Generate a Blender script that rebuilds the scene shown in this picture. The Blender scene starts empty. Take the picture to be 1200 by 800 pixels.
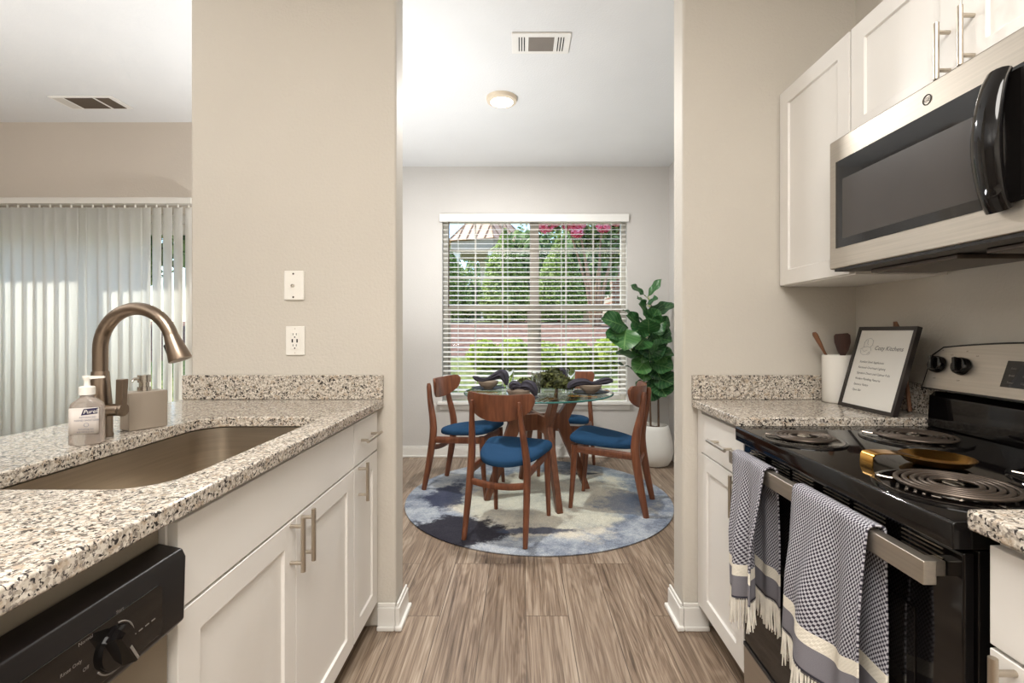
import bpy, bmesh, math, random
import numpy as np
from mathutils import Vector, Matrix

SC = bpy.context.scene
COL = SC.collection
PI = math.pi
random.seed(7)

# ---------------------------------------------------------------- camera, sky, sun, lamps, exposure
CAM_Z = 1.185
cam = bpy.data.cameras.new('camera')
cam.sensor_width = 36.0
cam.lens = 565.0 / 1200.0 * 36.0
cam.shift_x = -11.0 / 1200.0
cam.shift_y = -12.0 / 1200.0
cam.clip_start = 0.02
cam_o = bpy.data.objects.new('camera', cam)
COL.objects.link(cam_o)
cam_o.location = (0, 0, CAM_Z)
cam_o.rotation_euler = (PI / 2, 0, 0)
SC.camera = cam_o

SC.view_settings.view_transform = 'Standard'
SC.view_settings.look = 'None'
SC.view_settings.gamma = 1.0
SC.view_settings.use_curve_mapping = False
SC.view_settings.exposure = 0.24

world = bpy.data.worlds.new('sky')
SC.world = world
world.use_nodes = True
wn = world.node_tree
bg = wn.nodes['Background']
sky = wn.nodes.new('ShaderNodeTexSky')
sky.sky_type = 'NISHITA'
sky.sun_disc = False
sky.sun_elevation = math.radians(52)
sky.sun_rotation = math.radians(-105)
sky.altitude = 100
sky.air_density = 1.0
sky.dust_density = 0.6
sky.ozone_density = 1.5
wn.links.new(sky.outputs[0], bg.inputs[0])
bg.inputs[1].default_value = 0.40


def lamp(name, kind, energy, color, loc, rot=(0, 0, 0), **kw):
    l = bpy.data.lights.new(name, kind)
    l.energy = energy
    l.color = color
    for k, v in kw.items():
        setattr(l, k, v)
    o = bpy.data.objects.new(name, l)
    COL.objects.link(o)
    o.location = loc
    o.rotation_euler = rot
    return o


UP = (PI, 0, 0)
TO_SUN = Vector((-0.60, 0.30, 0.74))
lamp('sun', 'SUN', 5.4, (1.0, 0.95, 0.87), (0, 0, 20), TO_SUN.to_track_quat('Z', 'Y').to_euler(), angle=0.02)
lamp('kitchen_ceiling_lamp', 'AREA', 78, (1.0, 0.955, 0.90), (0.0, -0.45, 2.70), (0, 0, 0), shape='DISK', size=1.4)
# added fill discs facing up to brighten the ceilings, no real lamps there
lamp('kitchen_ceiling_fill', 'AREA', 12, (1.0, 0.965, 0.91), (-0.25, -1.5, 1.65), UP, shape='DISK', size=0.35)
lamp('living_room_ceiling_fill', 'AREA', 42, (1.0, 0.97, 0.93), (-3.3, 0.8, 1.55), UP, shape='DISK', size=0.4)
lamp('living_room_far_ceiling_fill', 'AREA', 34, (1.0, 0.97, 0.93), (-2.4, -1.2, 1.6), UP, shape='DISK', size=0.4)
lamp('dining_recessed_lamp', 'AREA', 34, (1.0, 0.98, 0.95), (-0.131, 3.218, 2.70), (0, 0, 0), shape='DISK', size=0.13)
lamp('dining_ceiling_fill', 'AREA', 29, (0.97, 0.985, 1.0), (-1.02, 2.80, 1.0), UP, shape='DISK', size=0.5)  # added fill, unseen behind the left wall end, brightens the dining ceiling

# ---------------------------------------------------------------- helpers


def lin(c):
    def f(u):
        u /= 255.0
        return u / 12.92 if u <= 0.04045 else ((u + 0.055) / 1.055) ** 2.4
    return (f(c[0]), f(c[1]), f(c[2]), 1.0)


def at(x, y, d):
    """world point of a photo measurement at depth d"""
    return Vector(((x - 611.0) * d / 565.0, d, CAM_Z - (y - 388.0) * d / 565.0))


OFF = {}


def tag(o, label=None, cat=None, group=None, kind=None):
    if label:
        o['label'] = label
    if cat:
        o['category'] = cat
    if group:
        o['group'] = group
    if kind:
        o['kind'] = kind
    return o


def empty(name, loc=(0, 0, 0), rz=0.0, local=False):
    o = bpy.data.objects.new(name, None)
    o.empty_display_size = 0.1
    COL.objects.link(o)
    o.location = loc
    o.rotation_euler = (0, 0, rz)
    OFF[o.name] = Vector((0, 0, 0)) if local else Vector(loc)
    return o


def thing(name, label, cat, loc=(0, 0, 0), rz=0.0, group=None, local=False):
    return tag(empty(name, loc, rz, local), label, cat, group)


def struct_root(name, loc=(0, 0, 0)):
    return tag(empty(name, loc), kind='structure')


class MB:
    def __init__(s):
        s.v = []
        s.f = []
        s.mi = []
        s.uv = []
        s.T = None
        s.m = 0

    def add(s, vs, fs, uvs=None):
        b = len(s.v)
        if s.T is not None:
            vs = [s.T @ Vector(p) for p in vs]
        s.v.extend([tuple(p) for p in vs])
        s.f.extend([tuple(b + i for i in f) for f in fs])
        s.mi.extend([s.m] * len(fs))
        if uvs is not None:
            s.uv.extend(uvs)
        return s

    def box(s, x0, x1, y0, y1, z0, z1):
        v = [(x0, y0, z0), (x1, y0, z0), (x1, y1, z0), (x0, y1, z0), (x0, y0, z1), (x1, y0, z1), (x1, y1, z1), (x0, y1, z1)]
        return s.add(v, [(0, 3, 2, 1), (4, 5, 6, 7), (0, 1, 5, 4), (1, 2, 6, 5), (2, 3, 7, 6), (3, 0, 4, 7)])

    def hexa(s, low, high):
        """box between two quads (4 points each)"""
        return s.add(list(low) + list(high), [(0, 3, 2, 1), (4, 5, 6, 7), (0, 1, 5, 4), (1, 2, 6, 5), (2, 3, 7, 6), (3, 0, 4, 7)])

    def prism(s, poly, axis, a, b):
        n = len(poly)

        def p(u, w, t):
            return {'x': (t, u, w), 'y': (u, t, w), 'z': (u, w, t)}[axis]
        v = [p(u, w, a) for u, w in poly] + [p(u, w, b) for u, w in poly]
        f = [tuple(range(n))[::-1], tuple(range(n, 2 * n))]
        f += [(i, (i + 1) % n, n + (i + 1) % n, n + i) for i in range(n)]
        return s.add(v, f)

    def tube(s, pts, r, n=10, caps=True, sx=1.0, sy=1.0, up=None, closed=False):
        pts = [Vector(p) for p in pts]
        N = len(pts)
        rs = r if isinstance(r, (list, tuple)) else [r] * N
        tang = []
        for i in range(N):
            if closed:
                t = pts[(i + 1) % N] - pts[i - 1]
            else:
                t = pts[min(i + 1, N - 1)] - pts[max(i - 1, 0)]
            tang.append(t.normalized())
        ref = Vector(up) if up is not None else (Vector((0, 0, 1)) if abs(tang[0].z) < 0.9 else Vector((1, 0, 0)))
        a = (ref - tang[0] * ref.dot(tang[0])).normalized()
        vs = []
        for i in range(N):
            a = (a - tang[i] * a.dot(tang[i])).normalized()
            b = tang[i].cross(a)
            for k in range(n):
                th = 2 * PI * (k + 0.5) / n
                vs.append(pts[i] + (a * math.cos(th) * sx + b * math.sin(th) * sy) * rs[i])
        fs = []
        for i in range(N if closed else N - 1):
            j = (i + 1) % N
            for k in range(n):
                k2 = (k + 1) % n
                fs.append((i * n + k, i * n + k2, j * n + k2, j * n + k))
        if caps and not closed:
            fs.append(tuple(range(n))[::-1])
            fs.append(tuple((N - 1) * n + k for k in range(n)))
        return s.add(vs, fs)

    def lathe(s, prof, c=(0, 0), n=32):
        cx, cy = c
        vs, idx = [], []
        for r, z in prof:
            if r <= 1e-6:
                idx.append([len(vs)])
                vs.append((cx, cy, z))
            else:
                idx.append(list(range(len(vs), len(vs) + n)))
                vs += [(cx + r * math.cos(2 * PI * k / n), cy + r * math.sin(2 * PI * k / n), z) for k in range(n)]
        fs = []
        for A, B in zip(idx[:-1], idx[1:]):
            for k in range(n):
                k2 = (k + 1) % n
                if len(A) == 1 and len(B) == 1:
                    continue
                if len(A) == 1:
                    fs.append((A[0], B[k], B[k2]))
                elif len(B) == 1:
                    fs.append((A[k], A[k2], B[0]))
                else:
                    fs.append((A[k], A[k2], B[k2], B[k]))
        return s.add(vs, fs)

    def grid(s, fn, nu, nv, uvfn=None):
        vs = [fn(i / nu, j / nv) for j in range(nv + 1) for i in range(nu + 1)]
        uvs = [uvfn(i / nu, j / nv) for j in range(nv + 1) for i in range(nu + 1)] if uvfn else None
        w = nu + 1
        fs = [(j * w + i, j * w + i + 1, (j + 1) * w + i + 1, (j + 1) * w + i) for j in range(nv) for i in range(nu)]
        return s.add(vs, fs, uvs)

    def text(s, body, size, org, right, up, shear=0.0, lift=0.0004):
        vs, fs = text_geo(body, size, shear)
        right, up, org = Vector(right), Vector(up), Vector(org)
        nrm = right.cross(up)
        return s.add([org + right * x + up * y + nrm * lift for x, y, z in vs], fs)

    def build(s, name, mat, parent=None, bevel=0.0, smooth=40, recalc=True, seg=2, solid=0.0, subsurf=0):
        off = Vector((0, 0, 0))
        if parent is not None:
            off = OFF.get(parent.name, Vector((0, 0, 0)))
        else:
            A = np.array(s.v)
            lo, hi = A.min(0), A.max(0)
            off = Vector(((lo[0] + hi[0]) / 2, (lo[1] + hi[1]) / 2, lo[2]))
        me = bpy.data.meshes.new(name)
        me.from_pydata([(p[0] - off[0], p[1] - off[1], p[2] - off[2]) for p in s.v], [], s.f)
        mats = mat if isinstance(mat, (list, tuple)) else [mat]
        for m in mats:
            me.materials.append(m)
        if len(mats) > 1:
            me.polygons.foreach_set('material_index', s.mi)
        if s.uv:
            lay = me.uv_layers.new(name='UVMap')
            for lp in me.loops:
                lay.data[lp.index].uv = s.uv[lp.vertex_index]
        me.update()
        if recalc:
            bm = bmesh.new()
            bm.from_mesh(me)
            bmesh.ops.recalc_face_normals(bm, faces=bm.faces)
            bm.to_mesh(me)
            bm.free()
        if smooth:
            me.polygons.foreach_set('use_smooth', [True] * len(me.polygons))
            if not bevel and smooth < 180:
                me.set_sharp_from_angle(angle=math.radians(smooth))
        o = bpy.data.objects.new(name, me)
        COL.objects.link(o)
        if parent is not None:
            o.parent = parent
            OFF[o.name] = off
        else:
            o.location = off
            OFF[o.name] = off
        if solid:
            md = o.modifiers.new('thick', 'SOLIDIFY')
            md.thickness = solid
            md.offset = 0
        if subsurf:
            md = o.modifiers.new('round', 'SUBSURF')
            md.levels = subsurf
            md.render_levels = subsurf
        if bevel:
            md = o.modifiers.new('edge', 'BEVEL')
            md.width = bevel
            md.segments = seg
            md.limit_method = 'ANGLE'
            md.angle_limit = math.radians(35)
            md.harden_normals = True
        return o


_tc = {}


def text_geo(body, size, shear):
    key = (body, size, shear)
    if key in _tc:
        return _tc[key]
    cu = bpy.data.curves.new('lettering', 'FONT')
    cu.body = body
    cu.size = size
    cu.shear = shear
    cu.resolution_u = 2
    o = bpy.data.objects.new('lettering', cu)
    COL.objects.link(o)
    dg = bpy.context.evaluated_depsgraph_get()
    ev = o.evaluated_get(dg)
    me = ev.to_mesh()
    out = ([tuple(v.co) for v in me.vertices], [tuple(p.vertices) for p in me.polygons])
    ev.to_mesh_clear()
    bpy.data.objects.remove(o)
    bpy.data.curves.remove(cu)
    _tc[key] = out
    return out


def copy_tree(o, parent=None):
    c = o.copy()
    COL.objects.link(c)
    if parent is not None:
        c.parent = parent
    for ch in list(o.children):
        copy_tree(ch, c)
    return c


def solo(mb, name, mat, label, cat, group=None, kind=None, **kw):
    return tag(mb.build(name, mat, None, **kw), label, cat, group, kind)


def structure(mb, name, mat, parent=None, **kw):
    o = mb.build(name, mat, parent, **kw)
    if parent is None:
        o['kind'] = 'structure'
    return o


def rrect(x0, x1, y0, y1, r, k=6):
    """rounded rectangle, counter-clockwise; also the corner index of each point"""
    pts, ci = [], []
    for q, (cx, cy, a0) in enumerate([(x1 - r, y1 - r, 0), (x0 + r, y1 - r, 90), (x0 + r, y0 + r, 180), (x1 - r, y0 + r, 270)]):
        for i in range(k + 1):
            a = math.radians(a0 + 90 * i / k)
            pts.append((cx + r * math.cos(a), cy + r * math.sin(a)))
            ci.append(q)
    return pts, ci


# ---------------------------------------------------------------- materials


def nd(nt, t, ins=None, **attrs):
    n = nt.nodes.new(t)
    for k, v in attrs.items():
        setattr(n, k, v)
    for k, v in (ins or {}).items():
        if isinstance(v, bpy.types.NodeSocket):
            nt.links.new(v, n.inputs[k])
        else:
            n.inputs[k].default_value = v
    return n


def mth(nt, op, a, b=0.0, c=None):
    n = nd(nt, 'ShaderNodeMath', {0: a, 1: b}, operation=op)
    if c is not None:
        if isinstance(c, bpy.types.NodeSocket):
            nt.links.new(c, n.inputs[2])
        else:
            n.inputs[2].default_value = c
    return n.outputs[0]


def mixc(nt, f, a, b, mode='MIX'):
    n = nd(nt, 'ShaderNodeMix', {0: f, 6: a, 7: b}, data_type='RGBA', blend_type=mode)
    return n.outputs[2]


def ramp(nt, fac, stops, interp='LINEAR'):
    n = nd(nt, 'ShaderNodeValToRGB', {0: fac})
    cr = n.color_ramp
    cr.interpolation = interp
    while len(cr.elements) < len(stops):
        cr.elements.new(0.5)
    for e, (p, c) in zip(cr.elements, stops):
        e.position = p
        e.color = c if len(c) == 4 else (*c, 1)
    return n.outputs[0]


def sstep(nt, x, lo, hi):
    return nd(nt, 'ShaderNodeMapRange', {0: x, 1: lo, 2: hi, 3: 0.0, 4: 1.0}, interpolation_type='SMOOTHSTEP').outputs[0]


def base_mat(name):
    m = bpy.data.materials.new(name)
    m.use_nodes = True
    nt = m.node_tree
    return m, nt, nt.nodes['Principled BSDF']


def bump(nt, p, h, strength, dist=0.01):
    b = nd(nt, 'ShaderNodeBump', {'Strength': strength, 'Distance': dist, 'Height': h})
    nt.links.new(b.outputs[0], p.inputs['Normal'])


def pm(name, c, rough=0.5, metal=0.0, var=0.05, vscale=6.0, bmp=None, spec=None, coat=0.0, stretch=None, trans=0.0):
    """principled with a little procedural variation"""
    m, nt, p = base_mat(name)
    tc = nd(nt, 'ShaderNodeTexCoord').outputs['Object']
    vec = tc
    if stretch:
        vec = nd(nt, 'ShaderNodeMapping', {0: tc, 3: stretch}).outputs[0]
    ns = nd(nt, 'ShaderNodeTexNoise', {'Vector': vec, 'Scale': vscale, 'Detail': 4.0}).outputs[0]
    L = lin(c)
    a = tuple(min(1, u * (1 - var)) for u in L[:3]) + (1,)
    b = tuple(min(1, u * (1 + var)) for u in L[:3]) + (1,)
    nt.links.new(ramp(nt, ns, [(0.3, a), (0.7, b)]), p.inputs['Base Color'])
    p.inputs['Roughness'].default_value = rough
    p.inputs['Metallic'].default_value = metal
    if spec is not None:
        p.inputs['Specular IOR Level'].default_value = spec
    if coat:
        p.inputs['Coat Weight'].default_value = coat
        p.inputs['Coat Roughness'].default_value = 0.05
    if trans:
        p.inputs['Transmission Weight'].default_value = trans
    if bmp:
        h = nd(nt, 'ShaderNodeTexNoise', {'Vector': vec, 'Scale': bmp[0], 'Detail': 3.0}).outputs[0]
        bump(nt, p, h, bmp[1], bmp[2] if len(bmp) > 2 else 0.002)
    return m


def wall_mat(name, c):
    return pm(name, c, rough=0.62, var=0.02, vscale=2.0, bmp=(85.0, 0.5, 0.003), spec=0.3)


def wood_mat(name, c1, c2, rough=0.38, sc=(28, 28, 2.2)):
    m, nt, p = base_mat(name)
    tc = nd(nt, 'ShaderNodeTexCoord').outputs['Object']
    mp = nd(nt, 'ShaderNodeMapping', {0: tc, 3: sc}).outputs[0]
    n1 = nd(nt, 'ShaderNodeTexNoise', {'Vector': mp, 'Scale': 1.6, 'Detail': 6.0, 'Distortion': 0.6}).outputs[0]
    col = ramp(nt, n1, [(0.28, lin(c1)), (0.72, lin(c2))])
    nt.links.new(col, p.inputs['Base Color'])
    p.inputs['Roughness'].default_value = rough
    bump(nt, p, n1, 0.08, 0.002)
    return m


def granite_mat():
    m, nt, p = base_mat('granite')
    tc = nd(nt, 'ShaderNodeTexCoord').outputs['Object']
    n1 = nd(nt, 'ShaderNodeTexNoise', {'Vector': tc, 'Scale': 34.0, 'Detail': 3.0, 'Roughness': 0.6}).outputs[0]
    n2 = nd(nt, 'ShaderNodeTexNoise', {'Vector': tc, 'Scale': 165.0, 'Detail': 2.0, 'Roughness': 0.55, 'Distortion': 0.5}).outputs[0]
    n3 = nd(nt, 'ShaderNodeTexNoise', {'Vector': nd(nt, 'ShaderNodeVectorMath', {0: tc, 1: (3.1, 7.7, 1.3)}, operation='ADD').outputs[0],
                                       'Scale': 120.0, 'Detail': 3.0, 'Roughness': 0.6}).outputs[0]
    n4 = nd(nt, 'ShaderNodeTexNoise', {'Vector': nd(nt, 'ShaderNodeVectorMath', {0: tc, 1: (9.1, 2.7, 5.3)}, operation='ADD').outputs[0],
                                       'Scale': 60.0, 'Detail': 2.0}).outputs[0]
    v = nd(nt, 'ShaderNodeTexVoronoi', {'Vector': tc, 'Scale': 210.0}).outputs['Color']
    vs = nd(nt, 'ShaderNodeSeparateColor', {0: v}).outputs[0]
    basec = ramp(nt, vs, [(0.0, lin((168, 158, 145))), (0.45, lin((194, 185, 172))), (1.0, lin((224, 217, 206)))])
    tan = mixc(nt, mth(nt, 'MULTIPLY', sstep(nt, n4, 0.54, 0.66), 0.45), basec, lin((168, 142, 112)))
    grey = mixc(nt, mth(nt, 'MULTIPLY', sstep(nt, n3, 0.52, 0.62), 0.85), tan, lin((118, 110, 104)))
    sel = mth(nt, 'ADD', n2, mth(nt, 'MULTIPLY', mth(nt, 'SUBTRACT', n1, 0.5), 0.35))
    blk = mixc(nt, sstep(nt, sel, 0.560, 0.625), grey, lin((50, 46, 45)))
    nt.links.new(blk, p.inputs['Base Color'])
    p.inputs['Roughness'].default_value = 0.12
    p.inputs['Specular IOR Level'].default_value = 0.5
    return m


def floor_mat():
    m, nt, p = base_mat('vinyl_plank')
    pos = nd(nt, 'ShaderNodeNewGeometry').outputs['Position']
    sp = nd(nt, 'ShaderNodeSeparateXYZ', {0: pos})
    vec = nd(nt, 'ShaderNodeCombineXYZ', {0: mth(nt, 'ADD', sp.outputs[1], 7.3), 1: mth(nt, 'ADD', sp.outputs[0], 9.06), 2: 0.0}).outputs[0]
    br = nd(nt, 'ShaderNodeTexBrick', {'Vector': vec, 'Color1': (0, 0, 0, 1), 'Color2': (1, 1, 1, 1), 'Mortar': (0.5, 0.5, 0.5, 1), 'Scale': 1.0,
                                      'Mortar Size': 0.0016, 'Mortar Smooth': 0.1, 'Bias': 0.0, 'Brick Width': 1.22, 'Row Height': 0.178}, offset=0.37, offset_frequency=3)
    rnd = nd(nt, 'ShaderNodeSeparateColor', {0: br.outputs['Color']}).outputs[0]
    off = nd(nt, 'ShaderNodeCombineXYZ', {0: mth(nt, 'MULTIPLY', rnd, 31.0), 1: mth(nt, 'MULTIPLY', rnd, 17.0), 2: mth(nt, 'MULTIPLY', rnd, 5.0)}).outputs[0]
    v2 = nd(nt, 'ShaderNodeVectorMath', {0: pos, 1: off}, operation='ADD').outputs[0]
    mpg = nd(nt, 'ShaderNodeMapping', {0: v2, 3: (120, 2.4, 1)}).outputs[0]
    g1 = nd(nt, 'ShaderNodeTexNoise', {'Vector': mpg, 'Scale': 1.0, 'Detail': 7.0, 'Roughness': 0.65, 'Distortion': 0.5}).outputs[0]
    mpw = nd(nt, 'ShaderNodeMapping', {0: v2, 3: (10, 0.8, 1)}).outputs[0]
    g2 = nd(nt, 'ShaderNodeTexNoise', {'Vector': mpw, 'Scale': 1.0, 'Detail': 3.0, 'Roughness': 0.5, 'Distortion': 1.2}).outputs[0]
    rings = mth(nt, 'SINE', mth(nt, 'MULTIPLY', g2, 55.0))
    t = mth(nt, 'ADD', mth(nt, 'MULTIPLY', g1, 0.72), mth(nt, 'ADD', mth(nt, 'MULTIPLY', g2, 0.34), mth(nt, 'MULTIPLY', rings, 0.045)))
    col = ramp(nt, t, [(0.34, lin((84, 70, 58))), (0.5, lin((134, 117, 101))), (0.62, lin((162, 147, 131))), (0.78, lin((190, 177, 161)))])
    tint = ramp(nt, rnd, [(0.0, (0.66, 0.60, 0.55, 1)), (0.5, (0.98, 0.94, 0.90, 1)), (1.0, (1.16, 1.14, 1.12, 1))])
    col = mixc(nt, 1.0, col, tint, 'MULTIPLY')
    col = mixc(nt, mth(nt, 'MULTIPLY', br.outputs['Fac'], 0.75), col, lin((58, 48, 40)))
    nt.links.new(col, p.inputs['Base Color'])
    p.inputs['Roughness'].default_value = 0.36
    p.inputs['Specular IOR Level'].default_value = 0.45
    bump(nt, p, t, 0.07, 0.003)
    return m


def rug_mat():
    m, nt, p = base_mat('rug_pile')
    tc = nd(nt, 'ShaderNodeTexCoord').outputs['Object']
    sp = nd(nt, 'ShaderNodeSeparateXYZ', {0: tc})
    nA = nd(nt, 'ShaderNodeTexNoise', {'Vector': tc, 'Scale': 2.3, 'Detail': 8.0, 'Roughness': 0.68}).outputs[0]
    nB = nd(nt, 'ShaderNodeTexNoise', {'Vector': nd(nt, 'ShaderNodeVectorMath', {0: tc, 1: (4, 9, 2)}, operation='ADD').outputs[0], 'Scale': 3.4, 'Detail': 9.0, 'Roughness': 0.75}).outputs[0]
    fine = nd(nt, 'ShaderNodeTexNoise', {'Vector': tc, 'Scale': 170.0, 'Detail': 2.0}).outputs[0]
    r = nd(nt, 'ShaderNodeVectorMath', {0: nd(nt, 'ShaderNodeVectorMath', {0: tc, 1: (-0.10, 0.04, 0)}, operation='ADD').outputs[0]}, operation='LENGTH').outputs['Value']
    rn = mth(nt, 'ADD', r, mth(nt, 'MULTIPLY', mth(nt, 'SUBTRACT', nA, 0.5), 1.0))
    cream = ramp(nt, nB, [(0.3, lin((160, 160, 160))), (0.5, lin((202, 196, 182))), (0.7, lin((222, 214, 196)))])
    blue = ramp(nt, nB, [(0.3, lin((62, 68, 82))), (0.45, lin((122, 130, 144))), (0.58, lin((164, 170, 178))), (0.75, lin((200, 198, 190)))])
    c1 = mixc(nt, sstep(nt, rn, 0.56, 0.70), cream, blue)
    # dark pool towards the near edge and a smaller one by the window side
    def pool(cx, cy, rx, ry, lo, hi):
        dx = mth(nt, 'DIVIDE', mth(nt, 'SUBTRACT', sp.outputs[0], cx), rx)
        dy = mth(nt, 'DIVIDE', mth(nt, 'SUBTRACT', sp.outputs[1], cy), ry)
        d = mth(nt, 'SQRT', mth(nt, 'ADD', mth(nt, 'MULTIPLY', dx, dx), mth(nt, 'MULTIPLY', dy, dy)))
        d = mth(nt, 'ADD', d, mth(nt, 'MULTIPLY', mth(nt, 'SUBTRACT', nB, 0.5), 2.1))
        return mth(nt, 'SUBTRACT', 1.0, sstep(nt, d, lo, hi))
    c2 = mixc(nt, mth(nt, 'MULTIPLY', pool(-0.50, -0.64, 0.36, 0.30, 0.70, 0.95), 0.96), c1, lin((44, 42, 50)))
    c2 = mixc(nt, mth(nt, 'MULTIPLY', pool(-0.64, 0.02, 0.17, 0.42, 0.55, 0.9), 0.92), c2, lin((58, 62, 82)))
    c2 = mixc(nt, mth(nt, 'MULTIPLY', pool(-0.02, -0.62, 0.32, 0.06, 0.55, 0.9), 0.9), c2, lin((70, 76, 96)))
    c2 = mixc(nt, mth(nt, 'MULTIPLY', pool(0.62, -0.18, 0.26, 0.30, 0.6, 1.1), 0.75), c2, lin((116, 128, 150)))
    c2 = mixc(nt, mth(nt, 'MULTIPLY', pool(0.42, 0.52, 0.16, 0.04, 0.55, 0.8), 0.9), c2, lin((50, 56, 70)))
    col = mixc(nt, 0.38, c2, ramp(nt, fine, [(0.3, (0.25, 0.25, 0.25, 1)), (0.7, (0.9, 0.9, 0.9, 1))]), 'OVERLAY')
    nt.links.new(col, p.inputs['Base Color'])
    p.inputs['Roughness'].default_value = 0.95
    p.inputs['Specular IOR Level'].default_value = 0.1
    bump(nt, p, fine, 0.5, 0.004)
    return m


def pane_mat(name='window_glass', tint=(0.97, 0.99, 0.98), k=1.0):
    m = bpy.data.materials.new(name)
    m.use_nodes = True
    nt = m.node_tree
    nt.nodes.clear()
    out = nd(nt, 'ShaderNodeOutputMaterial')
    tr = nd(nt, 'ShaderNodeBsdfTransparent', {0: (*tint, 1)})
    gl = nd(nt, 'ShaderNodeBsdfGlossy', {0: (1, 1, 1, 1), 'Roughness': 0.01})
    fc = nd(nt, 'ShaderNodeLayerWeight', {0: 0.5}).outputs['Facing']
    f = mth(nt, 'MULTIPLY_ADD', mth(nt, 'POWER', fc, 5.0), 0.92 * min(1.0, k), 0.045 * k)
    mx = nd(nt, 'ShaderNodeMixShader', {0: f, 1: tr.outputs[0], 2: gl.outputs[0]})
    nt.links.new(mx.outputs[0], out.inputs[0])
    return m


def brushed(name, c, rough=0.3, sc=(2, 160, 160), strength=0.05):
    m, nt, p = base_mat(name)
    tc = nd(nt, 'ShaderNodeTexCoord').outputs['Object']
    mp = nd(nt, 'ShaderNodeMapping', {0: tc, 3: sc}).outputs[0]
    n1 = nd(nt, 'ShaderNodeTexNoise', {'Vector': mp, 'Scale': 1.5, 'Detail': 4.0}).outputs[0]
    L = lin(c)
    nt.links.new(ramp(nt, n1, [(0.3, tuple(u * 0.9 for u in L[:3])), (0.7, tuple(min(1, u * 1.06) for u in L[:3]))]), p.inputs['Base Color'])
    p.inputs['Metallic'].default_value = 1.0
    nt.links.new(mth(nt, 'MULTIPLY_ADD', n1, 0.12, rough - 0.06), p.inputs['Roughness'])
    bump(nt, p, n1, strength, 0.001)
    return m


def towel_mat():
    m, nt, p = base_mat('towel_weave')
    uv = nd(nt, 'ShaderNodeUVMap', uv_map='UVMap').outputs[0]
    sp = nd(nt, 'ShaderNodeSeparateXYZ', {0: uv})
    u, v = sp.outputs[0], sp.outputs[1]
    su = mth(nt, 'SINE', mth(nt, 'MULTIPLY', mth(nt, 'ADD', u, mth(nt, 'MULTIPLY', v, 0.25)), 2 * PI / 0.0100))
    sv = mth(nt, 'SINE', mth(nt, 'MULTIPLY', v, 2 * PI / 0.0112))
    chk = sstep(nt, mth(nt, 'MULTIPLY', su, sv), -0.25, 0.25)
    fine = nd(nt, 'ShaderNodeTexNoise', {'Vector': uv, 'Scale': 900.0, 'Detail': 1.0}).outputs[0]
    pat = mixc(nt, chk, lin((62, 58, 68)), lin((186, 185, 192)))
    grey = mixc(nt, fine, lin((104, 102, 110)), lin((142, 140, 146)))
    band = mth(nt, 'LESS_THAN', v, 0.062)
    st = mth(nt, 'MULTIPLY', mth(nt, 'GREATER_THAN', v, 0.062), mth(nt, 'LESS_THAN', v, 0.092))
    edge = mth(nt, 'MULTIPLY', mth(nt, 'GREATER_THAN', v, 0.004), mth(nt, 'LESS_THAN', v, 0.009))
    c = mixc(nt, band, pat, grey)
    c = mixc(nt, st, c, lin((232, 226, 212)))
    c = mixc(nt, edge, c, lin((70, 70, 84)))
    nt.links.new(c, p.inputs['Base Color'])
    p.inputs['Roughness'].default_value = 0.9
    p.inputs['Specular IOR Level'].default_value = 0.15
    bump(nt, p, mth(nt, 'MULTIPLY', chk, mth(nt, 'SUBTRACT', 1.0, band)), 0.5, 0.002)
    return m


def leaf_mat(name, stops, trans=0.35, rough=0.5):
    m, nt, p = base_mat(name)
    isl = nd(nt, 'ShaderNodeNewGeometry').outputs['Random Per Island']
    col = ramp(nt, isl, stops)
    nt.links.new(col, p.inputs['Base Color'])
    p.inputs['Roughness'].default_value = rough
    out = nt.nodes['Material Output']
    tl = nd(nt, 'ShaderNodeBsdfTranslucent', {0: col})
    mx = nd(nt, 'ShaderNodeMixShader', {0: trans, 1: p.outputs[0], 2: tl.outputs[0]})
    nt.links.new(mx.outputs[0], out.inputs[0])
    return m


def terrain_mat():
    m, nt, p = base_mat('lawn_and_mulch')
    pos = nd(nt, 'ShaderNodeNewGeometry').outputs['Position']
    sp = nd(nt, 'ShaderNodeSeparateXYZ', {0: pos})
    n1 = nd(nt, 'ShaderNodeTexNoise', {'Vector': pos, 'Scale': 14.0, 'Detail': 6.0, 'Roughness': 0.7}).outputs[0]
    n2 = nd(nt, 'ShaderNodeTexNoise', {'Vector': pos, 'Scale': 1.1, 'Detail': 3.0}).outputs[0]
    grass = ramp(nt, n1, [(0.3, lin((92, 104, 58))), (0.55, lin((142, 150, 88))), (0.75, lin((178, 182, 120)))])
    mulch = ramp(nt, n1, [(0.3, lin((84, 56, 44))), (0.5, lin((134, 98, 80))), (0.7, lin((170, 134, 114)))])
    y = mth(nt, 'ADD', sp.outputs[1], mth(nt, 'MULTIPLY', mth(nt, 'SUBTRACT', n2, 0.5), 0.8))
    f = mth(nt, 'MULTIPLY', sstep(nt, y, 6.85, 7.0), mth(nt, 'SUBTRACT', 1.0, sstep(nt, y, 11.0, 11.3)))
    nt.links.new(mixc(nt, f, grass, mulch), p.inputs['Base Color'])
    p.inputs['Roughness'].default_value = 0.95
    bump(nt, p, n1, 0.8, 0.05)
    return m


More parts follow.
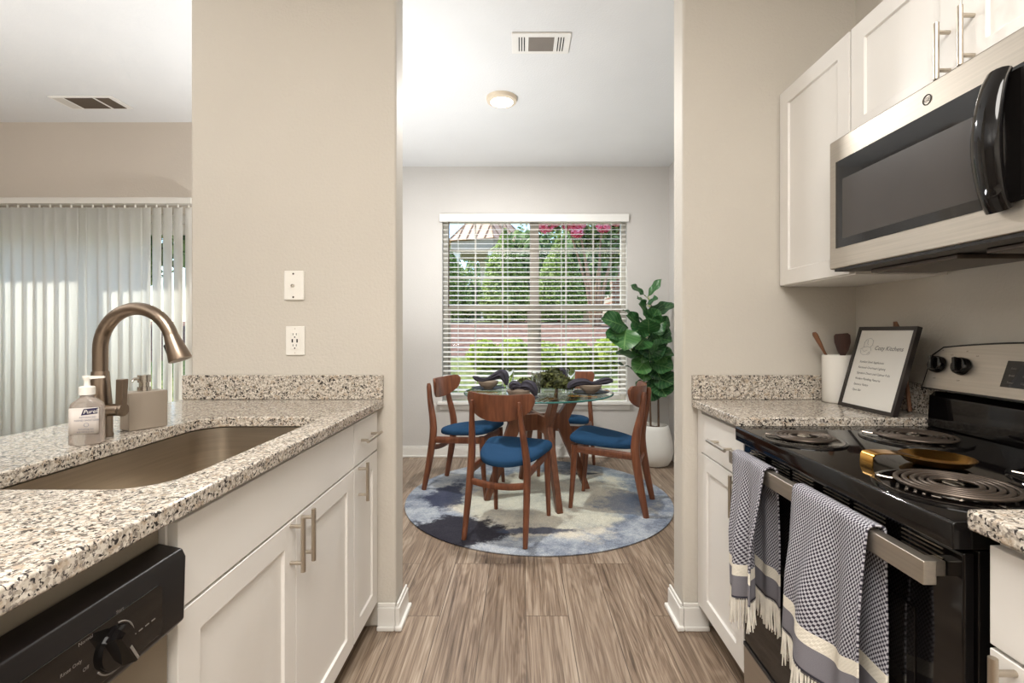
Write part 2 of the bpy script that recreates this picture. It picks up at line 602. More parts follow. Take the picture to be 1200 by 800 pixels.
def brick_mat():
    m, nt, p = base_mat('red_brick')
    pos = nd(nt, 'ShaderNodeNewGeometry').outputs['Position']
    sp = nd(nt, 'ShaderNodeSeparateXYZ', {0: pos})
    vec = nd(nt, 'ShaderNodeCombineXYZ', {0: sp.outputs[0], 1: sp.outputs[2], 2: 0.0}).outputs[0]
    br = nd(nt, 'ShaderNodeTexBrick', {'Vector': vec, 'Color1': lin((132, 84, 66)), 'Color2': lin((158, 108, 86)), 'Mortar': lin((186, 176, 162)),
                                      'Scale': 1.0, 'Mortar Size': 0.008, 'Brick Width': 0.22, 'Row Height': 0.075})
    nt.links.new(br.outputs[0], p.inputs['Base Color'])
    p.inputs['Roughness'].default_value = 0.9
    return m


def emit_mat(name, c, s):
    m, nt, p = base_mat(name)
    p.inputs['Emission Color'].default_value = (*c, 1)
    p.inputs['Emission Strength'].default_value = s
    p.inputs['Base Color'].default_value = (0.9, 0.9, 0.88, 1)
    return m


M = {}
M['wall'] = wall_mat('wall_paint', (202, 196, 186))
M['wall_living'] = wall_mat('wall_paint_living', (192, 182, 170))
M['wall_dining'] = wall_mat('wall_paint_dining', (206, 203, 199))
M['ceiling'] = wall_mat('ceiling_paint', (226, 227, 227))
M['trim'] = pm('white_trim', (232, 230, 225), rough=0.35, var=0.01)
M['cab'] = pm('cabinet_white', (232, 229, 224), rough=0.38, var=0.01)
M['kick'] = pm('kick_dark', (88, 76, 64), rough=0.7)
M['granite'] = granite_mat()
M['floor'] = floor_mat()
M['rug'] = rug_mat()
M['pane'] = pane_mat(k=0.12)
M['steel'] = brushed('brushed_steel', (184, 176, 165), 0.44, (60, 2, 120), 0.02)
M['sinksteel'] = brushed('sink_steel', (192, 182, 168), 0.31, (3, 3, 90), 0.0)
M['nickel'] = pm('brushed_nickel', (142, 127, 113), rough=0.28, metal=1.0, var=0.02)
M['pull'] = pm('pull_nickel', (194, 184, 170), rough=0.34, metal=1.0, var=0.02)
M['dwsteel'] = pm('taupe_appliance_steel', (150, 140, 124), rough=0.42, metal=0.6, var=0.03)
M['black'] = pm('black_enamel', (13, 11, 11), rough=0.06, var=0.1, spec=0.42)
M['blackpl'] = pm('black_plastic', (19, 15, 14), rough=0.33, var=0.08, spec=0.4)
M['blackglass'] = pm('black_glass', (20, 18, 17), rough=0.05, var=0.1, spec=0.5)
M['greyglass'] = pm('grey_screen_glass', (60, 55, 52), rough=0.25, var=0.06, spec=0.5)
M['coil'] = pm('coil_metal', (92, 82, 74), rough=0.38, metal=0.75, var=0.1)
M['chrome'] = pm('dark_chrome', (120, 112, 104), rough=0.12, metal=1.0, var=0.04)
M['gold'] = pm('brass_gold', (222, 170, 88), rough=0.2, metal=1.0, var=0.05)
M['brightmetal'] = pm('bright_metal', (205, 200, 192), rough=0.2, metal=1.0, var=0.03)
M['white'] = pm('white_plastic', (236, 233, 226), rough=0.35, var=0.01)
M['ceramic'] = pm('white_ceramic', (238, 235, 228), rough=0.22, var=0.01)
M['potwhite'] = pm('pot_matte_white', (228, 226, 220), rough=0.6, var=0.02, bmp=(60.0, 0.05))
M['dark'] = pm('slot_black', (14, 13, 13), rough=0.6)
M['greydark'] = pm('vent_grey', (126, 118, 110), rough=0.6, bmp=(150.0, 0.4))
M['chairwood'] = wood_mat('teak_stained_wood', (90, 50, 33), (132, 80, 53))
M['tablewood'] = wood_mat('walnut_table_wood', (86, 50, 34), (124, 78, 54))
M['spoonwood'] = wood_mat('utensil_wood', (104, 66, 42), (136, 92, 62), 0.5)
M['spoondark'] = wood_mat('utensil_wood_dark', (62, 38, 30), (84, 52, 42), 0.5)
M['seat'] = pm('blue_upholstery', (34, 66, 98), rough=0.92, var=0.16, vscale=260.0, spec=0.15, bmp=(500.0, 0.25, 0.001))
M['towel'] = towel_mat()
M['fringe'] = pm('towel_fringe', (226, 221, 210), rough=0.95, var=0.08, vscale=60)
M['frame'] = pm('picture_frame_black', (44, 38, 36), rough=0.42, var=0.05)
M['paper'] = pm('printed_sheet', (226, 224, 218), rough=0.5, var=0.01)
M['ink'] = pm('ink', (84, 82, 86), rough=0.7)
M['inkfaint'] = pm('ink_faint', (150, 150, 156), rough=0.7)
M['bowl'] = pm('taupe_stoneware', (158, 142, 126), rough=0.4, var=0.06, vscale=40)
M['plate'] = pm('charcoal_plate', (34, 34, 38), rough=0.5, spec=0.25)
M['napkin'] = pm('charcoal_linen', (62, 60, 68), rough=0.95, var=0.12, vscale=120, spec=0.1)
M['soap'] = pm('brushed_taupe_metal', (172, 160, 146), rough=0.38, metal=0.35, var=0.03)
M['soil'] = pm('potting_soil', (92, 70, 52), rough=0.95, var=0.3, vscale=80, bmp=(90.0, 0.8, 0.01))
M['stem'] = pm('plant_stem', (96, 74, 58), rough=0.8, var=0.15, vscale=60)
M['tableglass'] = pane_mat('table_glass', (0.93, 0.98, 0.965), 1.2)
M['glassedge'] = pm('table_glass_edge', (48, 104, 98), rough=0.08, var=0.05, spec=0.7)
M['clearglass'] = pm('drinking_glass', (244, 247, 247), rough=0.02, var=0.0, trans=1.0)
M['bluelabel'] = pm('label_navy', (34, 30, 66), rough=0.4)
M['mark'] = pm('panel_marking', (132, 126, 120), rough=0.5)
M['labelgrey'] = pm('label_grey_blue', (96, 104, 128), rough=0.5)
M['copper'] = pm('copper_roof', (226, 178, 146), rough=0.45, var=0.1, vscale=3)
M['darkiron'] = pm('black_iron', (40, 40, 42), rough=0.5)
M['extwhite'] = pm('gazebo_paint', (226, 222, 214), rough=0.6)
M['exttaupe'] = pm('gazebo_soffit', (158, 148, 136), rough=0.7)
M['bark'] = pm('bark', (150, 122, 98), rough=0.9, var=0.2, vscale=12)
M['winframe'] = pm('window_vinyl', (206, 202, 194), rough=0.45, var=0.02)
M['mull'] = pm('window_mullion', (172, 164, 154), rough=0.5, var=0.02)
M['slat'] = pm('blind_slat', (240, 239, 235), rough=0.42, var=0.01)
M['brick'] = brick_mat()
M['terrain'] = terrain_mat()
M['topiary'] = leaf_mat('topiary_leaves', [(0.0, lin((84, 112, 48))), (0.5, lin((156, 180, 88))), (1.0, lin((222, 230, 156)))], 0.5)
M['hedge'] = leaf_mat('hedge_leaves', [(0.0, lin((122, 146, 42))), (0.5, lin((182, 196, 82))), (1.0, lin((226, 230, 136)))], 0.45)
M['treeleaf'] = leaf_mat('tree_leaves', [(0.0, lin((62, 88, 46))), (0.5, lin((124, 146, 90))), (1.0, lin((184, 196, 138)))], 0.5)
M['blossom'] = leaf_mat('pink_blossom', [(0.0, lin((226, 84, 124))), (0.5, lin((246, 138, 166))), (1.0, lin((252, 190, 204)))], 0.5)
M['green'] = leaf_mat('centrepiece_leaves', [(0.0, lin((40, 48, 28))), (0.6, lin((82, 86, 50))), (1.0, lin((130, 136, 78)))], 0.2)


def fiddle_mat():
    m, nt, p = base_mat('fiddle_leaf')
    uv = nd(nt, 'ShaderNodeUVMap', uv_map='UVMap').outputs[0]
    sp = nd(nt, 'ShaderNodeSeparateXYZ', {0: uv})
    isl = nd(nt, 'ShaderNodeNewGeometry').outputs['Random Per Island']
    bf = nd(nt, 'ShaderNodeNewGeometry').outputs['Backfacing']
    col = ramp(nt, isl, [(0.0, lin((30, 66, 38))), (0.55, lin((52, 98, 54))), (1.0, lin((92, 140, 74)))])
    au = mth(nt, 'ABSOLUTE', mth(nt, 'SUBTRACT', sp.outputs[0], 0.5))
    mid = mth(nt, 'SUBTRACT', 1.0, sstep(nt, au, 0.0, 0.035))
    vein = mth(nt, 'SINE', mth(nt, 'MULTIPLY', mth(nt, 'SUBTRACT', sp.outputs[1], mth(nt, 'MULTIPLY', au, 0.55)), 42.0))
    vv = mth(nt, 'MULTIPLY', sstep(nt, vein, 0.86, 1.0), 0.4)
    col = mixc(nt, mth(nt, 'MAXIMUM', mth(nt, 'MULTIPLY', mid, 0.6), vv), col, lin((140, 176, 112)))
    nt.links.new(col, p.inputs['Base Color'])
    p.inputs['Roughness'].default_value = 0.36
    tl = nd(nt, 'ShaderNodeBsdfTranslucent', {0: col})
    mx = nd(nt, 'ShaderNodeMixShader', {0: 0.18, 1: p.outputs[0], 2: tl.outputs[0]})
    nt.links.new(mx.outputs[0], nt.nodes['Material Output'].inputs[0])
    return m


M['fiddle'] = fiddle_mat()

# ---------------------------------------------------------------- the room
H = 2.74
P0, P1 = 1.93, 2.05       # wall between kitchen and dining room
PLX0, PLX1 = -1.325, -0.502
PRX0 = 0.6456
KX = 1.339                # kitchen side wall
DX = 1.395                # dining side wall
DY = 4.555                # dining window wall
LY = 3.59                 # living room glass-door wall
W0, W1, WZ0, WZ1 = -0.75, 1.0, 0.525, 2.275

structure(MB().box(-5.6, 1.6, -2.1, 4.72, -0.12, 0), 'floor', M['floor'], smooth=0)
structure(MB().box(-5.6, 1.6, -2.1, LY + 0.13, H, H + 0.15).box(-1.45, 1.6, LY + 0.13, DY + 0.16, H, H + 0.15), 'ceiling', M['ceiling'], smooth=0)
structure(MB().box(PLX0, PLX1, P0, P1, 0, H), 'wall_left', M['wall'], bevel=0.012, seg=3)
structure(MB().box(PRX0, 1.6, P0, P1, 0, H), 'wall_right_end', M['wall'], bevel=0.012, seg=3)
structure(MB().box(KX, 1.6, -2.1, P0, 0, H), 'wall_right', M['wall'], smooth=0)
structure(MB().box(DX, 1.6, P1, DY + 0.16, 0, H), 'wall_dining_right', M['wall_dining'], smooth=0)
structure(MB().box(-1.45, W0, DY, DY + 0.16, 0, H).box(W1, DX, DY, DY + 0.16, 0, H)
          .box(W0, W1, DY, DY + 0.16, 0, WZ0 - 0.03).box(W0, W1, DY, DY + 0.16, WZ1, H), 'wall_back', M['wall_dining'], smooth=0)
structure(MB().box(-1.45, -1.30, LY + 0.13, DY, 0, H), 'wall_dining_left', M['wall_dining'], smooth=0)
structure(MB().box(-5.6, -4.45, LY, LY + 0.13, 0, H).box(-2.43, -1.30, LY, LY + 0.13, 0, H)
          .box(-4.45, -2.43, LY, LY + 0.13, 2.06, H), 'wall_living_back', M['wall_living'], smooth=0)
structure(MB().box(-5.6, -5.45, -2.1, LY, 0, H), 'wall_living_left', M['wall_living'], smooth=0)
structure(MB().box(-5.45, KX, -2.1, -2.0, 0, H), 'wall_front', M['wall'], smooth=0)
structure(MB().box(-1.30, -1.21, -1.2, P0, 0, 0.88), 'wall_peninsula', M['wall'], smooth=0)


def baseboard(name, segs):
    mb = MB()
    for x0, x1, y0, y1 in segs:
        mb.box(x0, x1, y0, y1, 0, 0.088)
        dx, dy = x1 - x0, y1 - y0
        if dx < dy:
            s = 0.004
            mb.box(x0 + s, x1 - s, y0 + s, y1 - s, 0.088, 0.104)
        else:
            mb.box(x0, x1, y0 + 0.004, y1 - 0.004, 0.088, 0.104)
    return structure(mb, name, M['trim'], bevel=0.003)


baseboard('baseboard_left', [(PLX1 + 0.001, PLX1 + 0.018, P0 - 0.018, P1 + 0.018), (-0.572, PLX1, P0 - 0.018, P0 - 0.001)])
baseboard('baseboard_right', [(PRX0 - 0.018, PRX0 - 0.001, P0 - 0.018, P1 + 0.018), (PRX0, 0.745, P0 - 0.018, P0 - 0.001)])
baseboard('baseboard_back', [(-1.29, DX - 0.02, DY - 0.018, DY - 0.001)])
baseboard('baseboard_dining_right', [(DX - 0.018, DX - 0.001, P1 + 0.02, DY - 0.02)])
for name, segs in (('trim_1', [(PLX1 + 0.001, PLX1 + 0.03, P0 - 0.03, P1 + 0.03), (-0.572, PLX1, P0 - 0.03, P0 - 0.019)]),
                   ('trim_2', [(PRX0 - 0.03, PRX0 - 0.001, P0 - 0.03, P1 + 0.03), (PRX0, 0.745, P0 - 0.03, P0 - 0.019)]),
                   ('trim_3', [(-1.29, DX - 0.02, DY - 0.03, DY - 0.019)])):
    mb = MB()
    for x0, x1, y0, y1 in segs:
        mb.box(x0, x1, y0, y1, 0, 0.018)
    structure(mb, name, M['trim'], bevel=0.005, seg=3)

# ---- dining window
win = struct_root('window_1', ((W0 + W1) / 2, DY + 0.1, WZ0))
XC = (W0 + W1) / 2
fr = MB()
YF0, YF1 = DY + 0.075, DY + 0.125
fr.box(W0, W0 + 0.045, YF0, YF1, WZ0, WZ1).box(W1 - 0.045, W1, YF0, YF1, WZ0, WZ1)
fr.box(W0 + 0.045, W1 - 0.045, YF0, YF1, WZ0, WZ0 + 0.05).box(W0 + 0.045, W1 - 0.045, YF0, YF1, WZ1 - 0.05, WZ1)
fr.build('window_frame', M['winframe'], win, bevel=0.004)
MB().box(XC - 0.043, XC + 0.043, YF0 - 0.012, YF1, WZ0 + 0.05, WZ1 - 0.05).build('mullion', M['mull'], win, bevel=0.004)
MR = 1.405
for x0, x1 in ((W0 + 0.045, XC - 0.043), (XC + 0.043, W1 - 0.045)):
    mr = MB().box(x0, x1, YF0 - 0.006, YF1, MR - 0.026, MR + 0.03)
    mr.box(x0, x0 + 0.022, YF0 + 0.006, YF1 - 0.01, WZ0 + 0.05, MR - 0.026).box(x1 - 0.022, x1, YF0 + 0.006, YF1 - 0.01, WZ0 + 0.05, MR - 0.026)
    mr.build('meeting_rail', M['mull'], win, bevel=0.003)
    for z0, z1, rows in ((MR + 0.03, WZ1 - 0.05, True), (WZ0 + 0.05, MR - 0.026, False)):
        g = MB().box(x0, x1, YF0 + 0.028, YF0 + 0.032, z0, z1).build('pane', M['pane'], win, smooth=0)
        mu = MB()
        for k in (1, 2):
            xm = x0 + (x1 - x0) * k / 3
            mu.box(xm - 0.008, xm + 0.008, YF0 + 0.022, YF0 + 0.027, z0, z1)
            if rows:
                zm = z0 + (z1 - z0) * k / 3
                mu.box(x0, x1, YF0 + 0.0215, YF0 + 0.0265, zm - 0.009, zm + 0.009)
        mu.build('muntin_grid', M['winframe'], g, smooth=0)
MB().box(W0 - 0.04, W1 + 0.04, DY - 0.045, YF0, WZ0 - 0.03, WZ0 - 0.002).box(W0 - 0.02, W1 + 0.02, DY - 0.014, DY - 0.001, WZ0 - 0.08, WZ0 - 0.031).build('window_sill', M['trim'], win, bevel=0.004)

# ---- sliding glass door behind the vertical blinds
dr = struct_root('door_1', (-3.44, LY + 0.06, 0))
db = MB()
D0, D1 = -4.45, -2.43
for x0, x1, y0 in ((D0, D0 + 0.05, LY + 0.03), (D1 - 0.05, D1, LY + 0.03)):
    db.box(x0, x1, y0, y0 + 0.08, 0, 2.06)
db.box(D0 + 0.05, D1 - 0.05, LY + 0.03, LY + 0.11, 2.0, 2.06).box(D0 + 0.05, D1 - 0.05, LY + 0.03, LY + 0.11, 0.001, 0.03)
db.build('door_frame', M['winframe'], dr, bevel=0.004)
for x0, x1, y in ((D0 + 0.05, -3.41, LY + 0.045), (-3.47, D1 - 0.05, LY + 0.08)):
    s = MB()
    s.box(x0, x0 + 0.06, y, y + 0.025, 0.03, 2.0).box(x1 - 0.06, x1, y, y + 0.025, 0.03, 2.0)
    s.box(x0 + 0.06, x1 - 0.06, y, y + 0.025, 0.03, 0.12).box(x0 + 0.06, x1 - 0.06, y, y + 0.025, 1.92, 2.0)
    so = s.build('sliding_sash', M['winframe'], dr, bevel=0.003)
    MB().box(x0 + 0.06, x1 - 0.06, y + 0.01, y + 0.015, 0.12, 1.92).build('pane', M['pane'], so, smooth=0)

# ---------------------------------------------------------------- outdoors
PROF = [(4.74, 0.0), (5.2, 0.22), (6.0, 0.52), (7.0, 0.82), (7.6, 0.97), (9.0, 1.27), (11.0, 1.40), (14, 1.45), (40, 1.55)]


def gz(y):
    for (a, za), (b, zb) in zip(PROF[:-1], PROF[1:]):
        if y <= b:
            return za + (zb - za) * max(0, y - a) / (b - a)
    return PROF[-1][1]


def terr(u, v):
    x = -22 + 44 * u
    y = 4.74 + 35 * v ** 1.8
    return (x, y, gz(y) + 0.02 * math.sin(x * 3.1 + y * 5.3) * (y > 5.2) * (y < 12))


structure(MB().grid(terr, 90, 60), 'ground', M['terrain'], smooth=180, recalc=False)
structure(MB().box(-5.7, -1.46, LY + 0.14, 4.735, -0.12, -0.01), 'terrace', M['mull'], smooth=0)

rng = np.random.default_rng(5)


def leaves(centers, normals, ln, wd, mb):
    """one bent little leaf (two quads) per centre"""
    n = len(centers)
    r = rng.normal(size=(n, 3))
    nn = normals + 0.7 * r
    nn /= np.linalg.norm(nn, axis=1)[:, None] + 1e-9
    t = np.cross(nn, rng.normal(size=(n, 3)))
    t /= np.linalg.norm(t, axis=1)[:, None] + 1e-9
    b = np.cross(nn, t)
    s = rng.uniform(0.7, 1.3, size=(n, 1))
    L, Wd = t * ln * s, b * wd * s
    p = [centers - L, centers + Wd * 0.9 - L * 0.1 + nn * wd * 0.2, centers + L, centers - Wd * 0.9 - L * 0.1 + nn * wd * 0.2]
    V = np.stack(p, 1).reshape(-1, 3)
    F = [(4 * i, 4 * i + 1, 4 * i + 2, 4 * i + 3) for i in range(n)]
    mb.add([tuple(q) for q in V.tolist()], F)


def blob(mb, c, rad, n, ln, wd, prof=None, lo=-1.0):
    """leaf cloud over an ellipsoid or a turned profile prof(t)->radius factor for t in 0..1 from the bottom"""
    d = rng.normal(size=(n, 3))
    d /= np.linalg.norm(d, axis=1)[:, None]
    if prof is None:
        k = rng.uniform(0.72, 1.0, size=(n, 1)) ** 0.7
        bump_ = 1 + 0.12 * np.sin(d[:, :1] * 9 + c[0] * 5) * np.cos(d[:, 2:] * 8 + c[1])
        P = d * k * bump_ * np.array(rad) + np.array(c)
        leaves(P, d, ln, wd, mb)
    else:
        t = rng.uniform(0, 1, n)
        th = rng.uniform(0, 2 * PI, n)
        R = np.array([prof(q) for q in t]) * rad[0] * (rng.uniform(0.8, 1.02, n)) * (1 + 0.05 * np.sin(th * 5 + t * 17))
        P = np.stack([c[0] + R * np.cos(th), c[1] + R * np.sin(th) * rad[1] / rad[0], c[2] + t * rad[2]], 1)
        N = np.stack([np.cos(th), np.sin(th), np.full(n, 0.5)], 1)
        leaves(P, N, ln, wd, mb)


def cone_prof(t):
    if t < 0.18:
        return 0.78 + 0.22 * math.sin(t / 0.18 * PI / 2)
    return max(0.02, 1 - ((t - 0.18) / 0.82) ** 1.55)


def topiary(x, y, h, w, label):
    z = gz(y) + 0.0
    o = thing('topiary_tree', label, 'tree', (x, y, z), group='clipped trees beyond the window')
    mb = MB()
    blob(mb, (x, y, z + 0.06), (w, w, h - 0.06), 7500, 0.044, 0.024, cone_prof)
    mb.build('foliage', M['topiary'], o, smooth=0, recalc=False)
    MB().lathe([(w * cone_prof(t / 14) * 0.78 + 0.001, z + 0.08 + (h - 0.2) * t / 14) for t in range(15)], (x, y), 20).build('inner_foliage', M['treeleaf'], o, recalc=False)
    MB().tube([(x, y, z - 0.03), (x, y, z + 0.4)], 0.05).build('trunk', M['bark'], o)


topiary(-0.36, 10.4, 2.02, 0.55, 'pointed clipped evergreen tree in front of the copper-roofed gazebo')
topiary(-1.66, 10.8, 1.75, 0.52, 'clipped evergreen tree at the edge of the window, behind the dark blind wand')
topiary(0.86, 10.9, 1.95, 0.60, 'broad clipped evergreen tree right behind the window mullion under pink blossom')

HL = ['low yellow-green shrub in the hedge, at the end beside the lawn', 'low yellow-green hedge shrub just past the lawn end of the row',
      'low yellow-green hedge shrub behind the window mullion', 'low yellow-green hedge shrub just past the window mullion',
      'low yellow-green hedge shrub behind the table greenery', 'low yellow-green hedge shrub behind the fiddle leaf plant tips',
      'low yellow-green hedge shrub at the far end of the row by the plant']
for i, lb in enumerate(HL):
    x, y = -0.52 + i * 0.42, 6.55 + 0.06 * math.sin(i * 2.3)
    z = gz(y) - 0.02
    o = thing('hedge_shrub', lb, 'shrub', (x, y, z), group='hedge outside the window')
    mb = MB()
    blob(mb, (x, y, z + 0.19 + 0.02 * math.sin(i * 1.7)), (0.215, 0.30, 0.21), 1500, 0.036, 0.02)
    mb.build('foliage', M['hedge'], o, smooth=0, recalc=False)
    mb = MB()
    for k in range(5):
        mb.tube([(x + 0.02 * math.cos(k), y + 0.02 * math.sin(k), z), (x + 0.13 * math.cos(k * 1.3), y + 0.13 * math.sin(k * 1.3), z + 0.25)], 0.006, 5)
    mb.build('stems', M['bark'], o)

# flowering tree with several stems
bx_, by_ = 1.42, 9.2
o = thing('crape_myrtle_tree', 'many-stemmed tree with pink blossom clusters outside the window', 'tree', (bx_, by_, gz(by_)))
mb = MB()
for k in range(7):
    a = k * 0.9 + 0.3
    top = (bx_ + 0.55 * math.cos(a), by_ + 0.5 * math.sin(a), gz(by_) + 2.0)
    mb.tube([(bx_ + 0.07 * math.cos(a), by_ + 0.07 * math.sin(a), gz(by_) - 0.05),
             (bx_ + 0.16 * math.cos(a + 0.2), by_ + 0.16 * math.sin(a + 0.2), gz(by_) + 0.7),
             (bx_ + 0.34 * math.cos(a), by_ + 0.30 * math.sin(a), gz(by_) + 1.35), top], [0.032, 0.028, 0.022, 0.012], 7)
mb.build('trunks', M['bark'], o)
mb = MB()
for cx, cy, cz, r in ((0.55, 9.0, 3.35, 0.42), (1.05, 9.2, 3.50, 0.46), (1.55, 9.2, 3.25, 0.5), (2.0, 9.3, 3.1, 0.5), (0.2, 9.1, 3.7, 0.38), (1.3, 9.5, 3.0, 0.32), (1.75, 9.0, 2.75, 0.34)):
    blob(mb, (cx, cy, cz), (r, r, r * 0.7), 700, 0.05, 0.026)
mb.build('foliage', M['treeleaf'], o, smooth=0, recalc=False)
mb = MB()
for px, py, r in ((668, 262, 0.14), (676, 272, 0.11), (640, 264, 0.16), (652, 258, 0.13), (707, 266, 0.12), (628, 258, 0.13), (660, 252, 0.16), (722, 258, 0.12), (679, 262, 0.12)):
    c = at(px, py, 8.75)
    blob(mb, tuple(c), (r, r, r * 0.8), 170, 0.04, 0.03)
mb.build('blossoms', M['blossom'], o, smooth=0, recalc=False)

# gazebo with a copper roof
gx, gy = -1.22, 17.2
g0 = gz(gy)
o = thing('gazebo', 'white gazebo with a ribbed copper roof behind the clipped trees', 'gazebo', (gx, gy, g0))
RE, ZE, ZA = 1.62, 4.22, 5.75
hexp = [(gx + RE * math.cos(PI / 6 + k * PI / 3 + 0.2), gy + RE * math.sin(PI / 6 + k * PI / 3 + 0.2)) for k in range(6)]
mb = MB().add([(gx, gy, ZA)] + [(p[0], p[1], ZE) for p in hexp] + [(gx, gy, ZE - 0.02)],
              [(0, 1 + k, 1 + (k + 1) % 6) for k in range(6)] + [(7, 1 + (k + 1) % 6, 1 + k) for k in range(6)])
mb.build('roof', M['copper'], o, smooth=0)
mb = MB()
for k in range(6):
    a, b = Vector((*hexp[k], ZE)), Vector((*hexp[(k + 1) % 6], ZE))
    ap = Vector((gx, gy, ZA))
    for t in (0.0, 0.2, 0.4, 0.6, 0.8):
        e = a.lerp(b, t)
        # seams run straight up the slope
        f = min(t, 1 - t) * 2
        top = (a.lerp(b, 0.5)).lerp(ap, 1.0) if t == 0 else e + (ap - a.lerp(b, 0.5)) * f
        mb.tube([e + Vector((0, 0, 0.015)), top + Vector((0, 0, 0.015))], 0.022, 5)
mb.build('roof_seams', M['bark'], o)
mb = MB().prism([(gx + (p[0] - gx) * 0.93, gy + (p[1] - gy) * 0.93) for p in hexp], 'z', ZE - 0.36, ZE - 0.025)
mb.build('fascia', M['exttaupe'], o)
MB().lathe([(0.22, ZA - 0.25), (0.22, ZA + 0.25), (0.3, ZA + 0.26), (0.0, ZA + 0.6)], (gx, gy), 6).build('cupola', M['copper'], o, smooth=0)
for p in hexp:
    x, y = gx + (p[0] - gx) * 0.8, gy + (p[1] - gy) * 0.8
    MB().box(x - 0.085, x + 0.085, y - 0.085, y + 0.085, g0, ZE - 0.36).box(x - 0.13, x + 0.13, y - 0.13, y + 0.13, ZE - 0.55, ZE - 0.361).build('post', M['extwhite'], o, bevel=0.01)
MB().prism([(gx + (p[0] - gx), gy + (p[1] - gy)) for p in hexp], 'z', g0 - 0.05, g0 + 0.12).build('platform', M['exttaupe'], o)

# black picket fence
mb = MB()
fy = 13.2
for k in range(36):
    x = -3.2 + k * 0.11
    mb.box(x - 0.009, x + 0.009, fy - 0.009, fy + 0.009, gz(fy), gz(fy) + 1.05)
for z in (0.15, 0.95):
    mb.box(-3.25, 0.7, fy - 0.014, fy + 0.014, gz(fy) + z, gz(fy) + z + 0.03)
solo(mb, 'picket_fence', M['darkiron'], 'black iron picket fence between the clipped trees and the gazebo', 'fence', smooth=0)

# brick building and the trees that close the view
o = thing('brick_building', 'red brick building behind the flowering tree', 'building', (5.2, 16.5, gz(16.5)))
MB().box(2.75, 8.5, 14.6, 18.5, gz(15) - 0.1, 4.4).build('wall', M['brick'], o, smooth=0)
MB().prism([(2.5, 4.401), (8.8, 4.401), (7.0, 6.2), (3.6, 6.2)], 'y', 14.3, 18.8).build('roof', M['exttaupe'], o, smooth=0)


def bigtree(x, y, h, r, label, n=2600):
    z = gz(y)
    o = thing('leafy_tree', label, 'tree', (x, y, z), group='trees closing the view')
    mb = MB()
    for k in range(7):
        a = k * 2.4
        blob(mb, (x + 0.55 * r * math.cos(a) * (k > 0), y + 0.5 * r * math.sin(a) * (k > 0), z + h * (0.42 + 0.07 * k)), (r * 0.75, r * 0.7, h * 0.2), n // 7, 0.13, 0.075)
    mb.build('foliage', M['treeleaf'], o, smooth=0, recalc=False)
    MB().tube([(x, y, z - 0.1), (x + 0.05, y, z + h * 0.4), (x, y, z + h * 0.8)], [0.16, 0.12, 0.05], 8).build('trunk', M['bark'], o)


for x, y, h, r, lb in ((2.2, 22.5, 6.5, 1.9, 'tall leafy tree above the flowering tree'), (-1.9, 26.5, 5.0, 1.9, 'leafy tree behind the broad clipped evergreen'),
                       (-6.4, 22.5, 4.4, 1.7, 'leafy tree past the gazebo on the open side'), (-3.9, 18.0, 2.6, 0.9, 'leafy tree seen between the gazebo posts'),
                       (-4.5, 7.6, 3.3, 0.95, 'leafy tree outside the sliding door, seen between the open vanes'),
                       (-7.2, 8.6, 3.4, 1.2, 'leafy tree outside the sliding door, behind the closed vanes')):
    bigtree(x, y, h, r, lb)

mb = MB()
for k in range(16):
    blob(mb, (-12 + 1.6 * k, 30 + 0.5 * math.sin(k), gz(30) + 1.4 + 0.4 * math.sin(k * 1.7)), (1.5, 0.9, 1.9), 420, 0.22, 0.13)
    mb.lathe([(0.0, gz(30) - 0.1), (1.2, gz(30)), (1.25, gz(30) + 1.4), (0.8, gz(30) + 2.5), (0.0, gz(30) + 2.9)], (-12 + 1.6 * k, 30.4), 12)
solo(mb, 'undergrowth', M['treeleaf'], 'far band of evergreen undergrowth closing the view', 'undergrowth', kind='stuff', smooth=0, recalc=False)
for x, y, h, r, lb in ((1.75, 12.6, 2.3, 0.75, 'leafy bush between the brick building and the flowering tree stems'), (0.05, 13.9, 2.6, 0.8, 'leafy bush right behind the window mullion'),):
    bigtree(x, y, h, r, lb, 1800)

# ---------------------------------------------------------------- kitchen


def shaker(name, mat, parent, sx, xf, y0, y1, z0, z1, th=0.018, rail=0.057, dep=0.008):
    """flat-framed door; xf is the plane of its face, sx the way it faces along X"""
    xb = xf - sx * th
    xi = xf - sx * dep
    r = min(rail, (y1 - y0) * 0.3)
    A = [(y0, z0), (y1, z0), (y1, z1), (y0, z1)]
    B = [(y0 + r, z0 + rail), (y1 - r, z0 + rail), (y1 - r, z1 - rail), (y0 + r, z1 - rail)]
    C = [(y0 + r + 0.002, z0 + rail + 0.002), (y1 - r - 0.002, z0 + rail + 0.002), (y1 - r - 0.002, z1 - rail - 0.002), (y0 + r + 0.002, z1 - rail - 0.002)]
    v = [(xf, *p) for p in A] + [(xf, *p) for p in B] + [(xi, *p) for p in C] + [(xb, *p) for p in A]
    f = []
    for i in range(4):
        j = (i + 1) % 4
        f += [(i, j, 4 + j, 4 + i), (4 + i, 4 + j, 8 + j, 8 + i), (12 + i, 12 + j, j, i)]
    f += [(8, 9, 10, 11), (15, 14, 13, 12)]
    return MB().add(v, f).build(name, mat, parent, bevel=0.0015)


def slab(name, mat, parent, sx, xf, y0, y1, z0, z1, th=0.018):
    xb = xf - sx * th
    return MB().box(min(xf, xb), max(xf, xb), y0, y1, z0, z1).build(name, mat, parent, bevel=0.0015)


